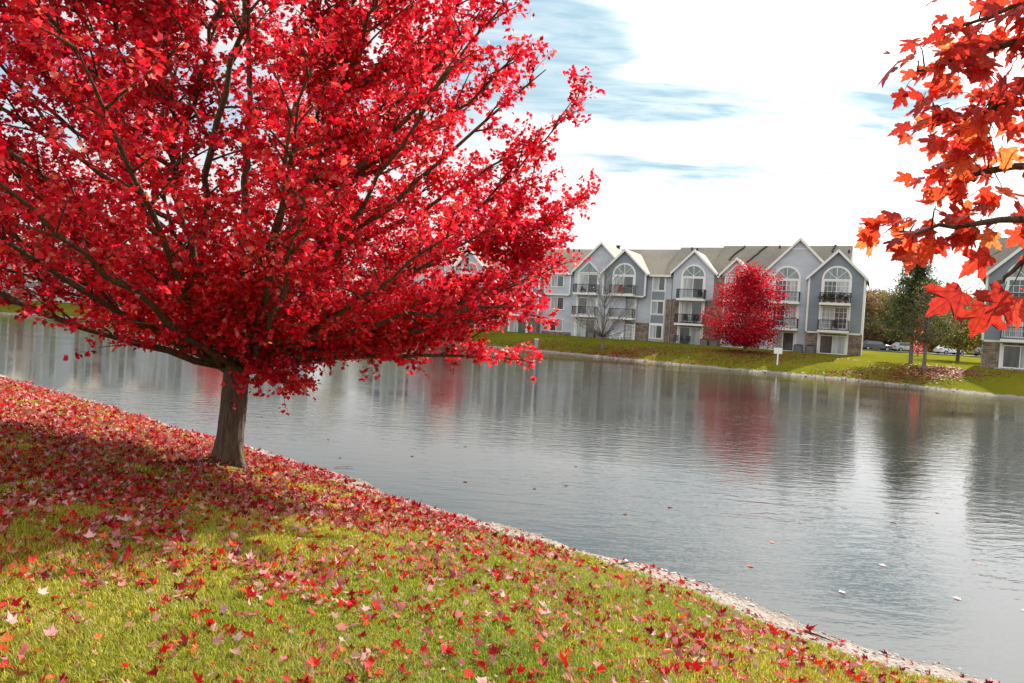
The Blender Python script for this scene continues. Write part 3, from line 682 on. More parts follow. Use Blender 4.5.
    def bay_box(s, xc):
        b = MB().box(xc-1.75, xc+1.75, -.35, -.003, 5.2, 7.62).build('bay_wall', M['lsid'], s.r)
        t = MB()
        for sg in (-1,1): t.box(xc+sg*1.72-.08, xc+sg*1.72+.08, -.40, -.30, 5.2, 7.6)
        t.box(xc-1.64, xc+1.64, -.40, -.30, 5.1, 5.28); t.build('corner_board', M['trim'], s.r)
        s.win(xc, 1.8, 6.1, 7.6, -.352, 1, 0, 0); s.win(xc, 1.9, 3.3, 4.95, -.003, 1, 0, 0); s.win(xc, 1.9, .55, 2.2, -.003, 1, 0, 1)
        s.bricks(xc-1.9, xc+2.5, 0, .55)
    def bay_col(s, xc):
        w = 1.55
        MB().box(xc-w/2-.08, xc+w/2+.08, -.16, -.003, .35, 7.9).build('window_surround', M['trim'], s.r)
        for z0, z1 in ((5.0,5.95),(2.3,3.2)): MB().box(xc-w/2+.02, xc+w/2-.02, -.19, -.162, z0, z1).build('panel', M['dsid'], s.r)
        for z0, z1 in ((6.05,7.75),(3.3,4.9),(.45,2.1)): s.win(xc, w, z0, z1, -.162, 1, 0, 0)

# main building: local x = -(distance left of its right corner)
B = Bld(35.7, 70, R(-28.05), -63, -1.7, 'long three storey apartment building with grey blue gables across the pond', [(-63,-42,11.75),(-42,-20.8,11.7),(-20.8,-15.6,11.95),(-15.6,-1.7,12.15)])
B.bay_dark(-2.6, 2.6, style=1, back=7.5)
MB().box(-.25,.03,-.5,7.45,2.2,7.9).build('side_wall', M['lsid'], B.r)
B.bay_big(-6.35, -7.45, style=1)
B.bay_small(-12.7)
B.bay_light(-17.35)
B.bricks(-20.4, -19.65, 0, 5.1); B.bricks(-24.0, -22.35, 0, 2.25); B.bricks(-15.04, -15.0+.05, 0, 7.9)
B.bay_col(-21.4); B.downpipe(-19.82); B.downpipe(-5.28)
B.gable(-25.4, 2.6, 8.1, 10.65, 5.3, M['dsid'], 1.0)
B.arch(-25.4, 1.37, 7.75, -1.0); B.doors(-25.4, 2.45, 5.5, 7.65, -1.0, 0); B.balcony(-25.4, 3.0, 5.5, -1.0, .8)
B.doors(-25.4, 2.5, 2.85, 4.95, -.16, 1); B.posts(-25.4, 2.75, 2.75, 5.15, -.16); B.balcony(-25.4, 2.9, 2.75, -.16, 1.3)
MB().box(-26.9,-24.0,-.15,-.003,-.6,2.2).build('brick_wall', M['brick'], B.r); B.doors(-25.4, 2.5, .02, 2.0, -.16, 1, 4); B.posts(-25.4, 2.8, -.1, 2.1, -.16)
B.bay_tri(-28.6, -30.1)
B.bay_box(-34.3)
B.bay_dark(-39.2); B.bay_col(-43.4); B.bay_light(-47.2, 1); B.bay_big(-53.0, -52.4); B.bay_dark(-59.4)
for x, y in ((-1.9,4.9),(-9.2,5.9),(-18.6,5.6),(-19.3,5.8),(-34.2,5.7),(-35.0,5.8)): B.vent(x, y)
B.vent(-28.6, 5.2, True)
B.streak(-14.3, 3.0, 6.3, 1.2); B.streak(-12.2, 2.6, 6.2, 1.6); B.streak(-3.6, 5., 6.4, .2)
# brick end wall strip on the right end
MB().box(-.2,.05,-.55,7.48,-.6,2.19).build('brick_wall', M['brick'], B.r)

# right building, its dark gable first
C2 = Bld(41.2, 60, R(-36.5), 0, 30, 'nearest apartment building with slate blue gable behind the hanging leaves', [(0,30,12.15)])
C2.bay_dark(2.75, 2.7, 2.3, 1); C2.bay_big(8.4, 7.3); C2.bay_col(13.2); C2.bay_light(17.5); C2.bay_dark(24.5)
# far left building
D3 = Bld(-81.5, 107, R(-11), 0, 54, 'distant apartment building at left glimpsed through the red crown', [(0,54,12.)])
D3.bay_dark(2.75, 2.7, 2.3); D3.bay_col(7.3); D3.bay_big(12.2, 11.2); D3.bay_small(17.6); D3.bay_light(23.4); D3.bay_box(29); D3.bay_tri(34, 33); D3.bay_dark(39.5); D3.bay_col(44); D3.bay_light(49)
for x in (10, 22, 31, 42): D3.vent(x, 5.5)

for o in (B, C2, D3): o.finish()
def front(b, x, out, rz=0):
    """world place in front of building b's local x"""
    w = b.r.matrix_basis @ Vector((x, -out, 0)); return w.x, w.y
for o in (B, C2, D3): o.r.matrix_basis   # basis ready
# air conditioners along the fronts
def make_ac():
    r = empty('air_conditioner', (0,0,0), 0, '', 'air conditioner', 'air conditioners along the building fronts')
    MB().box(-.42,.42,-.42,.42,0,.85).build('casing', M['acm'], r)
    g = MB()
    for i in range(9):
        for sg in (-1,1):
            g.box(-.36,.36,sg*.435-.012,sg*.435+.012,.08+i*.08,.11+i*.08); g.box(sg*.435-.012,sg*.435+.012,-.36,.36,.08+i*.08,.11+i*.08)
    g.build('grille', M['grey'], r)
    MB().cyl((0,0,.852),(0,0,.90),.34,.34,16).build('fan_guard', M['black'], r)
    return r
ac = make_ac(); first = True
for b, x, lab in ((B,-28.7,'left air conditioner of the pair between the tri window bay and the dark gable'),(B,-27.7,'right air conditioner of the pair behind the bare tree'),
                  (B,-15.4,'dark air conditioner right of the patio chairs'),(B,-14.3,'dark air conditioner nearest the left edge of the red tree'),
                  (B,-5.75,'air conditioner left of the downpipe beside the end gable'),(B,-4.6,'air conditioner at the brick foot of the end gable'),
                  (C2,4.6,'air conditioner right of the sliding door of the nearest building'),(C2,5.7,'second air conditioner from the door of the nearest building')):
    o = ac if first else copy_tree(ac); first = False
    px, py = front(b, x, 1.75); o.location = (px, py, b.r.location.z-.05); o.rotation_euler = (0,0,b.r.rotation_euler.z); o['label'] = lab
# patio slabs are part of the setting
for b, xs in ((B,(-2.5,-7.45,-12.7,-17.35,-25.4,-30.1,-39.2)),(C2,(2.75,)),(D3,(2.75,))):
    for x in xs:
        px, py = front(b, x, 1.6); o = MB().box(-1.7,1.7,-1.1,1.1,-.5,.03).build('patio', M['conc']); o.location = (px,py,b.r.location.z-.03); o.rotation_euler = (0,0,b.r.rotation_euler.z); tag(o, kind='structure')
# chairs
def make_chair(mat, lab, grp=None):
    r = empty('patio_chair', (0,0,0), 0, lab, 'chair', grp)
    MB().box(-.28,.28,-.26,.26,.40,.45).build('seat', mat, r)
    m = MB()
    for i in range(6): m.bar((-.25+.1*i,.25,.45),(-.25+.1*i,.36,1.0),.07,.025)
    m.bar((-.29,.36,1.0),(.29,.36,1.0),.06,.03); m.build('backrest', mat, r)
    for sx in (-.25,.25):
        for sy in (-.23,.23): MB().bar((sx,sy,.40),(sx*1.1,sy*1.15,0),.045).build('leg', mat, r)
        MB().bar((sx*1.12,-.25,.65),(sx*1.12,.3,.65),.05,.03).build('armrest', mat, r)
    return r
def put(o, b, x, out, z=0, rz=0):
    px, py = front(b, x, out); o.location = (px,py,b.r.location.z+z); o.rotation_euler = (0,0,b.r.rotation_euler.z+rz)
put(make_chair(M['black'],'left dark patio chair beside the brick bay ground floor door','patio chairs'), B, -18.6, 1.7, .0, .2)
put(make_chair(M['black'],'right dark patio chair before the brick bay ground floor door','patio chairs'), B, -17.4, 1.7, .0, -.3)
put(make_chair(M['trim'],'left white garden chair on the patio under the dark gable','patio chairs'), B, -26.1, 1.9, .0, .6)
put(make_chair(M['trim'],'right white garden chair on the patio under the dark gable','patio chairs'), B, -25.2, 1.8, .0, -.5)
put(make_chair(M['red'],'red chair on the top balcony of the slate gable','patio chairs'), B, -25.6, 1.4, 5.49, .1)
put(make_chair(M['black'],'left dark chair on the middle balcony of the brick bay','patio chairs'), B, -17.9, .95, 2.44, .3)
put(make_chair(M['black'],'right dark chair on the middle balcony of the brick bay','patio chairs'), B, -16.9, .95, 2.44, -.3)
put(make_chair(M['black'],'dark chair on the top balcony of the brick bay','patio chairs'), B, -16.4, .95, 5.24, .2)
put(make_chair(M['black'],'dark chair on the top balcony under the triangular window','patio chairs'), B, -30.6, .8, 5.49, .2)
put(make_chair(M['black'],'dark chair on the middle balcony of the end gable','patio chairs'), B, -2.5, 1.55, 2.49, .1)
# potted plants on the end gable's top balcony
for i, x in enumerate((-3.6,-2.9,-2.2,-1.6)):
    px, py = front(B, x, 1.75)
    r = empty('potted_plant', (px,py,B.r.location.z+5.28), 0, ['leftmost dark potted plant on the end gable top balcony','second potted plant from the left on the end gable top balcony','third potted plant from the left on the end gable top balcony','rightmost dark potted plant on the end gable top balcony'][i], 'plant', 'potted plants on the top balcony')
    MB().cyl((0,0,0),(0,0,.3),.12,.17,10).build('pot', M['terr'], r)
    nn = 160; P = rng.normal(0,1,(nn,3))*[.2,.17,.2]+[0,0,.6]
    V, F, C, _ = leaves(P, rng.normal(0,1,(nn,3)), rng.normal(0,1,(nn,3)), rng.uniform(.08,.16,nn), pick(nn,[(.04,.05,.03),(.06,.08,.03)],[1,1]), T_CARD)
    link('foliage', mesh_np('foliage', V, F, C), M['gleaf'], r)

# white sign board on the far bank, seen from behind
sx, sy = 22.3, 57.2; sz = float(height([sx],[sy])[0])
r = empty('sign', (sx,sy,sz), R(-18), 'small white sign board on a white post at the far shore', 'sign')
MB().box(-.06,.06,-.05,.05,-.3,1.25).build('post', M['trim'], r); MB().box(-.33,.33,-.075,-.052,.95,1.45).build('board', M['trim'], r)
sx, sy = 2.6, 72.3; sz = float(height([sx],[sy])[0])
r = empty('utility_pedestal', (sx,sy,sz), R(-25), 'pale grey utility pedestal on the far bank beside the red leaves', 'utility box')
MB().box(-.17,.17,-.12,.12,-.2,.95).build('housing', M['grey'], r); MB().prism([(-.2,.952),(.2,.952),(.17,1.06),(-.17,1.06)],-.15,.15).build('lid', M['trim'], r)

# parked cars
def make_car(x, y, rz, mat, lab):
    z = float(height([x],[y])[0]); r = empty('parked_car', (x,y,z+.02), rz, lab, 'car', 'cars parked behind the lawn')
    prof = [(-2.2,.35),(2.15,.35),(2.2,.62),(2.05,.82),(1.15,.95),(.55,1.42),(-1.35,1.46),(-2.0,1.0),(-2.22,.85)]
    me_ = MB(); n = len(prof)
    rows = []
    for yy, k in ((-.85,.0),(-.78,1.),(.78,1.),(.85,.0)):
        rows.append([(px*(1 if k else .99), yy*(1 if pz < 1 else .82), pz if k else min(pz,.92)) for px, pz in prof])
    vs = sum(rows, [])
    fs = [tuple(range(n)), tuple(range(4*n-1,3*n-1,-1))]
    for q in range(3):
        for i in range(n): fs.append((q*n+(i+1)%n, q*n+i, (q+1)*n+i, (q+1)*n+(i+1)%n))
    me_.add(vs, fs); me_.build('body', mat, r)
    for sg in (-1,1): MB().prism([(-1.75,.98),(1.0,.98),(.48,1.36),(-1.28,1.38)], sg*.70-.02*(sg>0)-.01, sg*.70+.02).build('window', M['gdark'], r)
    for sx_ in (-1.4,1.4):
        for sg in (-1,1):
            w = MB().cyl((sx_,sg*.72,.32),(sx_,sg*.9,.32),.32,n=18).build('wheel', M['tyre'], r); MB().cyl((sx_,sg*.901,.32),(sx_,sg*.925,.32),.19,n=12).build('rim', M['grey'], w)
    for sg in (-1,1): MB().box(2.12,2.24,sg*.6-.16,sg*.6+.16,.62,.76).build('headlight', M['lamp'], r); MB().box(-2.27,-2.15,sg*.6-.14,sg*.6+.14,.78,.92).build('taillight', M['tail'], r)
make_car(69.2, 108, R(8), M['carw'], 'white car parked in the gap right of the slender tree')
make_car(62.8, 109, R(4), M['cars'], 'silver car parked behind the pine trunk')
make_car(55.8, 105, R(-6), M['card'], 'dark car parked beside the end of the long building')
make_car(74.6, 107, R(6), M['card'], 'dark car parked just right of the white car')
o = MB().box(48,105,101,113,-.3,.045).build('parking_lot', M['asphalt']); o.location = (0,0,float(height([74],[108])[0])); tag(o, kind='structure')

# ------------------------------------------------------------------ near maple reaching in at the right
def near_branch():
    rg = np.random.default_rng(5)
    bx, by = 4.6, 1.6; bz = float(height([bx],[by])[0])
    root = empty('maple_tree', (bx,by,bz), 0, 'orange red maple reaching in from the right with large leaves', 'tree')
    O = V3(bx,by,bz); wood = MB()
    wood.tube([(0,0,-.2),(0,0,0),(0,0,.3),(.0,.02,1.2),(.05,.05,2.6),(.05,.1,4.4),(0,.1,6.5)], [.26,.2,.165,.15,.125,.08,.02], 14)
    # clusters along boughs: world points (x, y, z), hand set from the size of the place
    LP, LT, LN, SZ = [], [], [], []
    boughs = []
    def bough(pts, r0, leafy, dens, spread, size, dk=.66):
        pts = [V3(*p)-O for p in pts]; d = []
        for i in range(len(pts)-1):
            for t in np.linspace(0,1,6,endpoint=False): d.append(pts[i]*(1-t)+pts[i+1]*t+rg.normal(0,.006,3))
        d.append(pts[-1]); n = len(d); wood.tube(d, [r0*(1-i/n)+.0025 for i in range(n)], 6)
        for i in range(int(dens*dk)):
            t = leafy+(1-leafy)*rg.random()**.8; f = t*(n-1); k = min(int(f), n-2); p = d[k]*(1-(f-k))+d[k+1]*(f-k)
            out = unit((d[k+1]-d[k])[None])[0]
            off = rg.normal(0, spread*(1.15-.5*t), 3); q = p+off*[1.25,1.25,1.0]
            tw = unit((out*.7+unit(off[None])[0]*.6+V3(-.1,0,-.55)+rg.normal(0,.3,3))[None])[0]
            if i % 3 == 0: wood.tube([p, (p+q)/2+V3(0,0,.02), q], [.003,.002,.0012], 4)
            nn = rg.normal(0,.55,3)+V3(-.15,-.55,.75)
            # petiole
            s = size*.74*rg.uniform(.65,1.25); pb = q+tw*.03; wood.tube([q, pb], [.0012,.0009], 3)
            LP.append(pb); LT.append(tw); LN.append(nn); SZ.append(s)
    T0 = (bx, by, bz+2.2); T1 = (bx+.03, by+.05, bz+3.0); T2 = (bx, by, bz+1.6)
    # boughs that come into view
    bough([T1,(2.9,2.1,4.2),(1.9,2.15,4.05),(1.36,2.18,3.82)], .035, .45, 150, .085, .085)
    bough([T1,(2.9,2.2,4.0),(1.9,2.2,3.85),(1.50,2.22,3.78),(1.27,2.26,3.70)], .03, .5, 130, .060, .082)
    bough([T1,(2.8,2.2,3.85),(1.95,2.2,3.7),(1.50,2.22,3.57),(1.39,2.24,3.52)], .03, .5, 130, .075, .085)
    bough([T0,(2.9,2.2,3.6),(2.0,2.25,3.48),(1.55,2.28,3.40),(1.43,2.28,3.36)], .03, .5, 80, .06, .085)
    bough([T0,(2.9,2.1,3.35),(2.0,2.1,3.25),(1.5,2.05,3.20),(1.15,2.10,3.15)], .03, .48, 120, .040, .085)
    bough([T2,(2.8,2.0,3.1),(1.9,2.0,3.13),(1.5,1.98,3.09),(1.37,1.98,2.99)], .026, .55, 26, .045, .125)
    # the rest of its crown, above and to the right
    for i in range(60):
        h = rg.uniform(2.4,6.6); az = rg.uniform(-2.2,2.6); rr = 2.6*math.sqrt(max(.08,1-((h-4.2)/3.)**2))
        e = V3(bx+.9+math.cos(az)*rr*.8+.5, by-.4+math.sin(az)*rr*.9, bz+h)
        if e[0] < .92*e[1]+1.0: e[0] = .92*e[1]+1.0+rg.random()
        bough([(bx,by,bz+max(1.7,h-1.6)),tuple((V3(bx,by,bz+h-.8)+e)/2),tuple(e)], .02, .35, 55, .22, .12, 1.)
    wood.build('trunk', M['bark'], root, smooth=True)
    LP, LT, LN, SZ = map(np.array, (LP,LT,LN,SZ)); n = len(LP)
    colr = pick(n, [(.46,.045,.028),(.56,.085,.042),(.36,.026,.022),(.24,.018,.016),(.60,.15,.06)], [5,3,4,2,1], .12)
    V, F, C, uv = leaves(LP, LT, LN, SZ, colr, T_HI, rg.normal(-.16,.16,n), rg.normal(.10,.14,n))
    link('crown', mesh_np('crown', V, F, C, uv), M['bigleaf'], root)
near_branch()

# ------------------------------------------------------------------ grass
def wedge(n, r0, r1, a0=-44, a1=44):
    r = np.sqrt(rng.uniform(r0*r0, r1*r1, n)); a = np.radians(rng.uniform(a0, a1, n)); return np.sin(a)*r, np.cos(a)*r
def grass():
    X, Y, W, H_ = [], [], [], []
    for n, r0, r1, w, h in ((150000,2.1,4.2,.0036,.050),(170000,4.2,7.2,.0045,.048),(110000,7.2,12,.007,.048),(70000,12,24,.013,.05)):
        x, y = wedge(n, r0, r1); sd = shore(x,y); t = vn(x*2.6, y*2.6, 9)*.7+vn(x*9, y*9, 12)*.3
        k = (sd > .30+.50*t)
        bare = np.exp(-((x-TREE[0])**2+(y-TREE[1])**2)/.5)
        k &= rng.random(n) > bare*1.6
        X.append(x[k]); Y.append(y[k]); W.append(np.full(k.sum(), w)); H_.append(h*(.55+.8*vn(x[k]*1.7,y[k]*1.7,20))*rng.uniform(.5,1.25,k.sum()))
    X, Y, W, H_ = map(np.concatenate, (X,Y,W,H_)); n = len(X)
    Z = height(X, Y)-.004
    a = rng.uniform(0,2*np.pi,n); lean = rng.uniform(.15,1.1,n)
    dx, dy = np.cos(a), np.sin(a); sxx, syy = -dy, dx
    def P(t, w):
        hh = H_*t; off = H_*lean*t*t
        b = np.c_[X+dx*off, Y+dy*off, Z+hh*(1-.28*lean*t)]
        s = np.c_[sxx, syy, np.zeros(n)]*(W*w)[:,None]
        return b-s, b+s
    l0, r0_ = P(0,.5); l1, r1_ = P(.55,.42); tip = P(1,.0)[0]
    V = np.stack([l0,r0_,l1,r1_,tip],1).reshape(-1,3)
    F = (np.array([(0,1,3),(0,3,2),(2,3,4)])[None]+(np.arange(n)*5)[:,None,None]).reshape(-1,3)
    c = pick(n, [(.24,.28,.03),(.38,.38,.05),(.50,.45,.10),(.60,.52,.25),(.16,.20,.03)], [4,5,3,1.2,2], .14)
    big = vn(X*.5,Y*.5,31); sm_ = vn(X*1.9,Y*1.9,33); c *= np.c_[.70+.55*big+.25*(sm_-.5), .82+.30*big+.10*(sm_-.5), .55+.55*sm_]
    me = mesh_np('grass', V, F, np.repeat(c,5,0))
    tag(link('grass', me, M['grass']), 'short yellow green grass on the near bank', kind='stuff')
    return n
print('grass', grass())

# ------------------------------------------------------------------ fallen leaves and pebbles
def crown_litter_shade(x, y):
    """more leaves under and downwind of the big crown; also masks their painted shade"""
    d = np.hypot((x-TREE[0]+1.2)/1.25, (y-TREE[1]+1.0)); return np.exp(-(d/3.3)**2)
def litter():
    out = []
    n = 330000; x, y = wedge(n, 2.0, 26, -46, 46); sd = shore(x,y)
    r = np.hypot(x,y)
    cl = vn(x*2.2,y*2.2,40)*.6+vn(x*6,y*6,41)*.4
    dens = 1.0*np.clip(crown_litter_shade(x,y)*1.5, 0, 1)+.66+.05*np.clip((r-7)/8,0,1)
    p = dens*np.clip((cl-.26)*3.0, .12, 1.2)*(.72+.35*crown_litter_shade(x,y))
    p = np.where((sd < .68)&(x > 0), .06+.2*(cl > .6), p); p = np.where(sd < .06, 0, p)
    near_cut = np.clip((r-2)/2.5, .65, 1)
    k = rng.random(n) < p*near_cut
    x, y = x[k], y[k]; n = len(x); z = height(x,y)+rng.uniform(.0,.034,n)*np.where(shore(x,y)<.5,.3,1)
    T = rng.normal(0,1,(n,3))*[1,1,.28]; Nn = np.c_[rng.normal(0,.62,(n,2)), np.ones(n)]
    flip = rng.random(n) < .36; 
    c = pick(n, [(.50,.012,.018),(.34,.008,.018),(.62,.03,.02),(.66,.14,.04),(.22,.01,.02),(.30,.09,.05)], [4,4,3,1,2,1.2], .2)
    pale = pick(n, [(.62,.30,.30),(.55,.20,.21),(.68,.42,.40),(.42,.10,.12),(.40,.22,.16)], [3,3,2,3,1], .12)
    c = np.where(flip[:,None], pale, c)*(1-.28*crown_litter_shade(x,y))[:,None]  # crown shade put into the colour: leaves darken under the tree
    S = .020+.042*rng.random(n)*(1+.02*np.hypot(x,y))
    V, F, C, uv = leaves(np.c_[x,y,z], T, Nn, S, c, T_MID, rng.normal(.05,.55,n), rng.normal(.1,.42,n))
    cnt = n; fo = len(V); VV, FF, CC = [V], [F], [C]
    # scattered on the far lawns, drifts beneath the trees
    for (cx,cy,sx_,sy_,m) in ((9,66,7,3.2,5200),(2,71,6,3,2500),(30.5,50.5,4.5,2.6,2600),(33,53,3,3,900),(20,60,7,3,1500),(22,64,4,3,1200),(0,75,9,2.2,900),(45,55,4,5,900),(-41,94,6,2,800),(-68,94,6,2,500),(26,53.5,3.,1.,300)):
        xx = rng.normal(cx,sx_*.6,m); yy = rng.normal(cy,sy_*.6,m); s = shore(xx,yy); q = s > .3; xx, yy = xx[q], yy[q]; m = len(xx)
        zz = height(xx,yy)+.03
        c = pick(m, [(.36,.06,.05),(.32,.14,.10),(.26,.03,.03),(.30,.14,.09)], [3,2,2,3])
        V, F, C, uv = leaves(np.c_[xx,yy,zz], rng.normal(0,1,(m,3))*[1,1,.2], np.c_[rng.normal(0,.4,(m,2)),np.ones(m)], rng.uniform(.09,.17,m), c, T_CARD)
        VV.append(V); FF.append(F+fo); CC.append(C); fo += len(V)
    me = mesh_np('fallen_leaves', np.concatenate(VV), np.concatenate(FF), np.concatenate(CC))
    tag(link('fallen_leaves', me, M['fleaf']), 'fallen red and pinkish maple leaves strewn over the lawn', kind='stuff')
    return cnt
print('litter', litter())
def pebbles():
    # along both shores
    pts = []
    for arr, n, s0, s1, wid in ((np.array(chaikin(NEAR))[20:-8], 16000, .012, .05, .75),):
        seg = np.diff(arr, axis=0); ln = np.hypot(seg[:,0],seg[:,1]); mid = (arr[1:]+arr[:-1])/2; wgt = ln/(3+np.hypot(mid[:,0],mid[:,1])); wgt /= wgt.sum()
        i = rng.choice(len(seg), n, p=wgt); t = rng.random(n)[:,None]; p = arr[i]+seg[i]*t
        nrm = np.c_[-seg[i,1], seg[i,0]]/ln[i][:,None]; p = p+nrm*rng.uniform(-wid,wid,n)[:,None]
        sd = shore(p[:,0],p[:,1]); k = (sd > -.25)&(sd < .62); p = p[k]; n = len(p)
        S = s0+(s1-s0)*rng.random(n)**3.5*np.where(rng.random(n)<.03,2.2,1); pts.append((p,S))
    fa = np.array(chaikin(FAR)); seg = np.diff(fa,axis=0); ln = np.hypot(seg[:,0],seg[:,1]); i = rng.choice(len(seg), 9000, p=ln/ln.sum()); p = fa[i]+seg[i]*rng.random(9000)[:,None]; kk = rng.random(9000) < np.clip(vn(p[:,0]*.35,p[:,1]*.35,71)*2.2-.7,.05,.9); p = p[kk]; i = i[kk]
    nrm = np.c_[-seg[i,1], seg[i,0]]/ln[i][:,None]; p = p+nrm*rng.normal(0,.35,len(p))[:,None]; sd = shore(p[:,0],p[:,1]); k = (sd > -.1)&(sd < .75); p = p[k]
    pts.append((p, rng.uniform(.05,.20,len(p))))
    P = np.concatenate([a for a,_ in pts]); S = np.concatenate([b for _,b in pts]); n = len(P)
    oct_v = np.array([(1,0,0),(0,1,0),(-1,0,0),(0,-1,0),(0,0,1),(0,0,-1),(.7,.7,.3),(-.7,.7,.3),(-.7,-.7,.3),(.7,-.7,.3)],float)
    oct_v = oct_v/np.linalg.norm(oct_v,axis=1,keepdims=True)
    F0 = np.array([(4,0,6),(4,6,1),(4,1,7),(4,7,2),(4,2,8),(4,8,3),(4,3,9),(4,9,0),(5,6,0),(5,1,6),(5,7,1),(5,2,7),(5,8,2),(5,3,8),(5,9,3),(5,0,9)])
    sc = rng.uniform(.6,1.3,(n,1,3))*[1,1,.6]; a = rng.uniform(0,6.28,n); ca, sa = np.cos(a), np.sin(a)
    v = oct_v[None]*sc*S[:,None,None]*.5; v = np.stack([v[...,0]*ca[:,None]-v[...,1]*sa[:,None], v[...,0]*sa[:,None]+v[...,1]*ca[:,None], v[...,2]],-1)
    Z = height(P[:,0],P[:,1]); v += np.c_[P,Z][:,None,:]
    F = (F0[None]+(np.arange(n)*10)[:,None,None]).reshape(-1,3)
    c = pick(n, [(.44,.40,.36),(.56,.53,.50),(.28,.24,.21),(.68,.65,.61),(.13,.10,.09)], [4,3,4,2,2.5])
    tag(link('pebbles', mesh_np('pebbles', v.reshape(-1,3), F, np.repeat(c,10,0), smooth=True), M['stone']), 'pale gravel along the waterline', kind='stuff')
pebbles()
# floating leaves
fl = [(-3.2,13.1),(-3.9,14.9),(-1.9,13.7),(-.65,11.8),(.55,11.6),(1.1,11.9),(1.9,10.3),(3.75,9.3),(3.05,8.3),(4.6,10.4),(6.2,10.8),(2.7,10.9),(5.2,7.6),(4.9,8.6),(6.3,8.9),(5.75,7.35),(3.9,7.6),(-6.3,17.5),(1.4,13.6),(-.9,15.),(7.4,11.6),(5.6,6.55)]
for i, (x, y) in enumerate(fl):
    n = 1; s = rng.uniform(.06,.085)
    orange = i in (7,8); pale_ = i in (12,15,16,13)
    c = np.array([(.50,.13,.04)]) if orange else (np.array([(.62,.46,.42)]) if pale_ else np.array([(.16,.03,.02)]))
    fa_ = rng.uniform(0, 6.28); V, F, C, uv = leaves(np.zeros((1,3)), np.array([[math.cos(fa_), math.sin(fa_), .02]]), np.array([[.02, .01, 1.]]), np.array([s]), c, T_MID, np.array([.10]), np.array([.06]))
    o = link('floating_leaf', mesh_np('floating_leaf', V, F, C), M['fleaf'], loc=(x,y,.003))
    lab = {7:'brownish orange leaf floating alone in open water at right', 8:'brownish orange leaf floating just off the gravel shore at right'}.get(i, 'pale upturned leaf floating near the right shore' if pale_ else 'small dark curled leaf floating on the pond')
    tag(o, lab, 'leaf', 'leaves floating on the pond' if not orange else 'orange leaves floating at right')
# sticks on the gravel
for i, (x, y, a, l_, lab) in enumerate([(3.02,6.30,-.75,.30,'dark curved stick on the gravel near the bottom right'),(1.45,7.75,.4,.28,'short dark stick washed up on the middle of the gravel shore'),(-2.9,12.3,.2,.34,'thin forked twig in the shallows right of the big trunk')]):
    z = float(height([x],[y])[0]); z = max(z, 0)+.012; d = V3(math.cos(a),math.sin(a),0)
    tk = .45 if i == 2 else 1.; m = MB().tube([-d*l_/2,-d*l_*.2+V3(.02,.01,.005),d*l_*.2+V3(-.01,.02,.008),d*l_/2+V3(0,0,.006)], [.008*tk,.010*tk,.008*tk,.004*tk], 6); m.tube([d*l_*.1,d*l_*.3+V3(-.05,.05,.008)],[.005,.002],4)
    tag(m.build('stick', M['bark'], loc=(x,y,z)), lab, 'stick')

# ------------------------------------------------------------------ sky, sun, camera
w = bpy.data.worlds.new('World'); SC.world = w; w.use_nodes = True
nt = w.node_tree; nt.nodes.clear()
out = nt.nodes.new('ShaderNodeOutputWorld'); bg = nt.nodes.new('ShaderNodeBackground'); bg.inputs[1].default_value = .10
sky = nt.nodes.new('ShaderNodeTexSky'); sky.sky_type = 'NISHITA'; sky.sun_disc = False; sky.sun_elevation = SUN_EL; sky.sun_rotation = SUN_AZ
tc = nt.nodes.new('ShaderNodeTexCoord'); sp = N(nt, 'ShaderNodeSeparateXYZ'); L(nt, tc.outputs['Generated'], sp.inputs[0])
def math_(op, a, b=None, c=None):
    n = N(nt, 'ShaderNodeMath', operation=op)
    for i, v in enumerate((a, b, c)):
        if v is None: continue
        if isinstance(v, (int, float)): n.inputs[i].default_value = v
        else: L(nt, v, n.inputs[i])
    return n.outputs[0]
az = math_('ARCTAN2', sp.outputs[0], sp.outputs[1]); el = math_('ARCSINE', sp.outputs[2])
# cloud plane coordinates (streaky high cloud)
den = math_('ADD', math_('ABSOLUTE', sp.outputs[2]), .12)
cx = N(nt, 'ShaderNodeCombineXYZ'); L(nt, math_('DIVIDE', sp.outputs[0], den), cx.inputs[0]); L(nt, math_('DIVIDE', sp.outputs[1], den), cx.inputs[1])
def cnoise(scale, det, sx, sy, rot, off=0):
    mp = N(nt, 'ShaderNodeMapping'); mp.inputs['Scale'].default_value = (sx, sy, 1); mp.inputs['Rotation'].default_value = (0,0,rot); mp.inputs['Location'].default_value = (off, off*.7, 0)
    L(nt, cx.outputs[0], mp.inputs[0]); n = N(nt, 'ShaderNodeTexNoise', Scale=scale, Detail=det, Roughness=.55, Distortion=.5); L(nt, mp.outputs[0], n.inputs['Vector']); return n.outputs[0]
n1_ = cnoise(1.1, 8., .8, 1.3, R(-12)); n2_ = cnoise(3.6, 8., .6, 1.6, R(-12), 3.1)
azd = math_('MULTIPLY_ADD', math_('SUBTRACT', n2_, .5), .16, az); eld = math_('MULTIPLY_ADD', math_('SUBTRACT', n1_, .5), .09, el)
acc = None
for (a0, e0, sa, se, amp) in ((.03,.385,.14,.065,1.7),(.17,.315,.19,.018,1.4),(.20,.232,.19,.013,1.0),(.50,.305,.10,.04,1.2),(.40,.215,.18,.010,.7),(-.55,.26,.5,.08,.8),(-.1,.30,.12,.05,.5)):
    t1 = math_('POWER', math_('DIVIDE', math_('SUBTRACT', azd, a0), sa), 2.); t2 = math_('POWER', math_('DIVIDE', math_('SUBTRACT', eld, e0), se), 2.)
    g = math_('MULTIPLY', math_('EXPONENT', math_('MULTIPLY', math_('ADD', t1, t2), -1.)), amp)
    acc = g if acc is None else math_('ADD', acc, g)
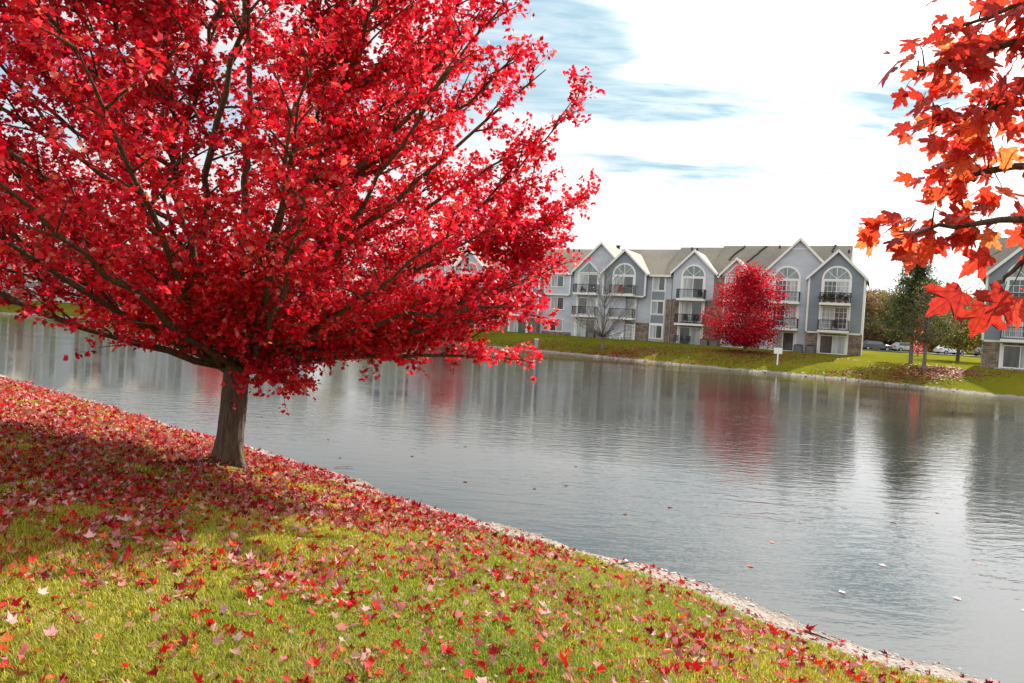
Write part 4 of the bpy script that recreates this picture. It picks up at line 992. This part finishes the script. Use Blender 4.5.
hi = N(nt, 'ShaderNodeMapRange'); hi.inputs[1].default_value = .42; hi.inputs[2].default_value = .75; hi.inputs[4].default_value = .42; L(nt, el, hi.inputs[0])
acc = math_('ADD', acc, hi.outputs[0])
tex = math_('ADD', math_('MULTIPLY', math_('SUBTRACT', n1_, .5), 1.6), math_('MULTIPLY', math_('SUBTRACT', n2_, .5), 1.2))
blue = N(nt, 'ShaderNodeMapRange', interpolation_type='SMOOTHSTEP'); blue.inputs[1].default_value = .20; blue.inputs[2].default_value = 1.05
L(nt, math_('ADD', acc, math_('MULTIPLY', tex, .6)), blue.inputs[0])
mx = N(nt, 'ShaderNodeMix', data_type='RGBA'); n3_ = cnoise(9., 9., .5, 1.9, R(-16), 7.7); wsp = N(nt, 'ShaderNodeMapRange'); wsp.inputs[1].default_value = .30; wsp.inputs[2].default_value = .62; wsp.inputs[3].default_value = .55; wsp.inputs[4].default_value = .95; L(nt, n3_, wsp.inputs[0]); L(nt, math_('SUBTRACT', 1., math_('MULTIPLY', blue.outputs[0], wsp.outputs[0])), mx.inputs[0])
tint = N(nt, 'ShaderNodeMix', data_type='RGBA', blend_type='MULTIPLY'); tint.inputs[0].default_value = 1; L(nt, sky.outputs[0], tint.inputs[6]); tint.inputs[7].default_value = (.56,.70,.84,1); vmn = N(nt, 'ShaderNodeVectorMath', operation='MINIMUM'); L(nt, tint.outputs[2], vmn.inputs[0]); vmn.inputs[1].default_value = (2.2,3.4,4.1); L(nt, vmn.outputs[0], mx.inputs[6])
cc = ramp(nt, n2_, [(.3, (.80,.835,.87)), (.58, (1,1,.99))])
cm = N(nt, 'ShaderNodeMix', data_type='RGBA', blend_type='MULTIPLY'); cm.inputs[0].default_value = 1; L(nt, cc, cm.inputs[6]); 
dt = N(nt, 'ShaderNodeVectorMath', operation='DOT_PRODUCT'); L(nt, tc.outputs['Generated'], dt.inputs[0]); dt.inputs[1].default_value = (math.sin(SUN_AZ)*math.cos(SUN_EL), math.cos(SUN_AZ)*math.cos(SUN_EL), math.sin(SUN_EL))
glow = math_('MULTIPLY_ADD', math_('POWER', math_('MAXIMUM', dt.outputs['Value'], 0.), 8.), 9., 4.6)
bk = N(nt, 'ShaderNodeMapRange', interpolation_type='SMOOTHSTEP'); bk.inputs[1].default_value = .45; bk.inputs[2].default_value = -.5; bk.inputs[3].default_value = 0.; bk.inputs[4].default_value = 1.9; L(nt, sp.outputs[1], bk.inputs[0]); glow = math_('ADD', glow, bk.outputs[0])  # cloud out of view behind the camera brightened to fill shaded fronts
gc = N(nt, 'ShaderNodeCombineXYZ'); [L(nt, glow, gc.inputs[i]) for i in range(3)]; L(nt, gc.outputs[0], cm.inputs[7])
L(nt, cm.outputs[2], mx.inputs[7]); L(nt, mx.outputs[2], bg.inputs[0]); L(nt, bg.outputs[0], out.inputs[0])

sl = bpy.data.lights.new('sun', 'SUN'); sl.energy = 5.0; sl.angle = R(.55); sl.color = (1., .95, .87)
so = bpy.data.objects.new('sun', sl); COL.objects.link(so)
sd_ = Vector((math.sin(SUN_AZ)*math.cos(SUN_EL), math.cos(SUN_AZ)*math.cos(SUN_EL), math.sin(SUN_EL)))
so.rotation_euler = sd_.to_track_quat('Z', 'Y').to_euler(); so.location = (20, 30, 40)

cam = bpy.data.cameras.new('camera'); cam.lens = 36*683/1024; cam.sensor_width = 36; cam.clip_end = 3000; cam.clip_start = .05
co = bpy.data.objects.new('camera', cam); COL.objects.link(co)
pitch = math.atan(18.5/683)
mr = Matrix.Rotation(math.pi/2-pitch, 4, 'X') @ Matrix.Rotation(R(3.4), 4, 'Z')
co.matrix_world = Matrix.Translation((0,0,CAMH)) @ mr
SC.camera = co
SC.view_settings.view_transform = 'Standard'; SC.view_settings.look = 'None'; SC.view_settings.gamma = 1; SC.view_settings.exposure = 1.02
SC.cycles.max_bounces = 8; SC.cycles.transparent_max_bounces = 8; SC.cycles.diffuse_bounces = 3; SC.cycles.glossy_bounces = 3
SC.cycles.caustics_reflective = False; SC.cycles.caustics_refractive = False; SC.cycles.sample_clamp_indirect = 6
SC.cycles.use_denoising = True; SC.cycles.denoiser = 'OPENIMAGEDENOISE'; SC.cycles.denoising_input_passes = 'RGB_ALBEDO_NORMAL'; SC.cycles.denoising_prefilter = 'ACCURATE'
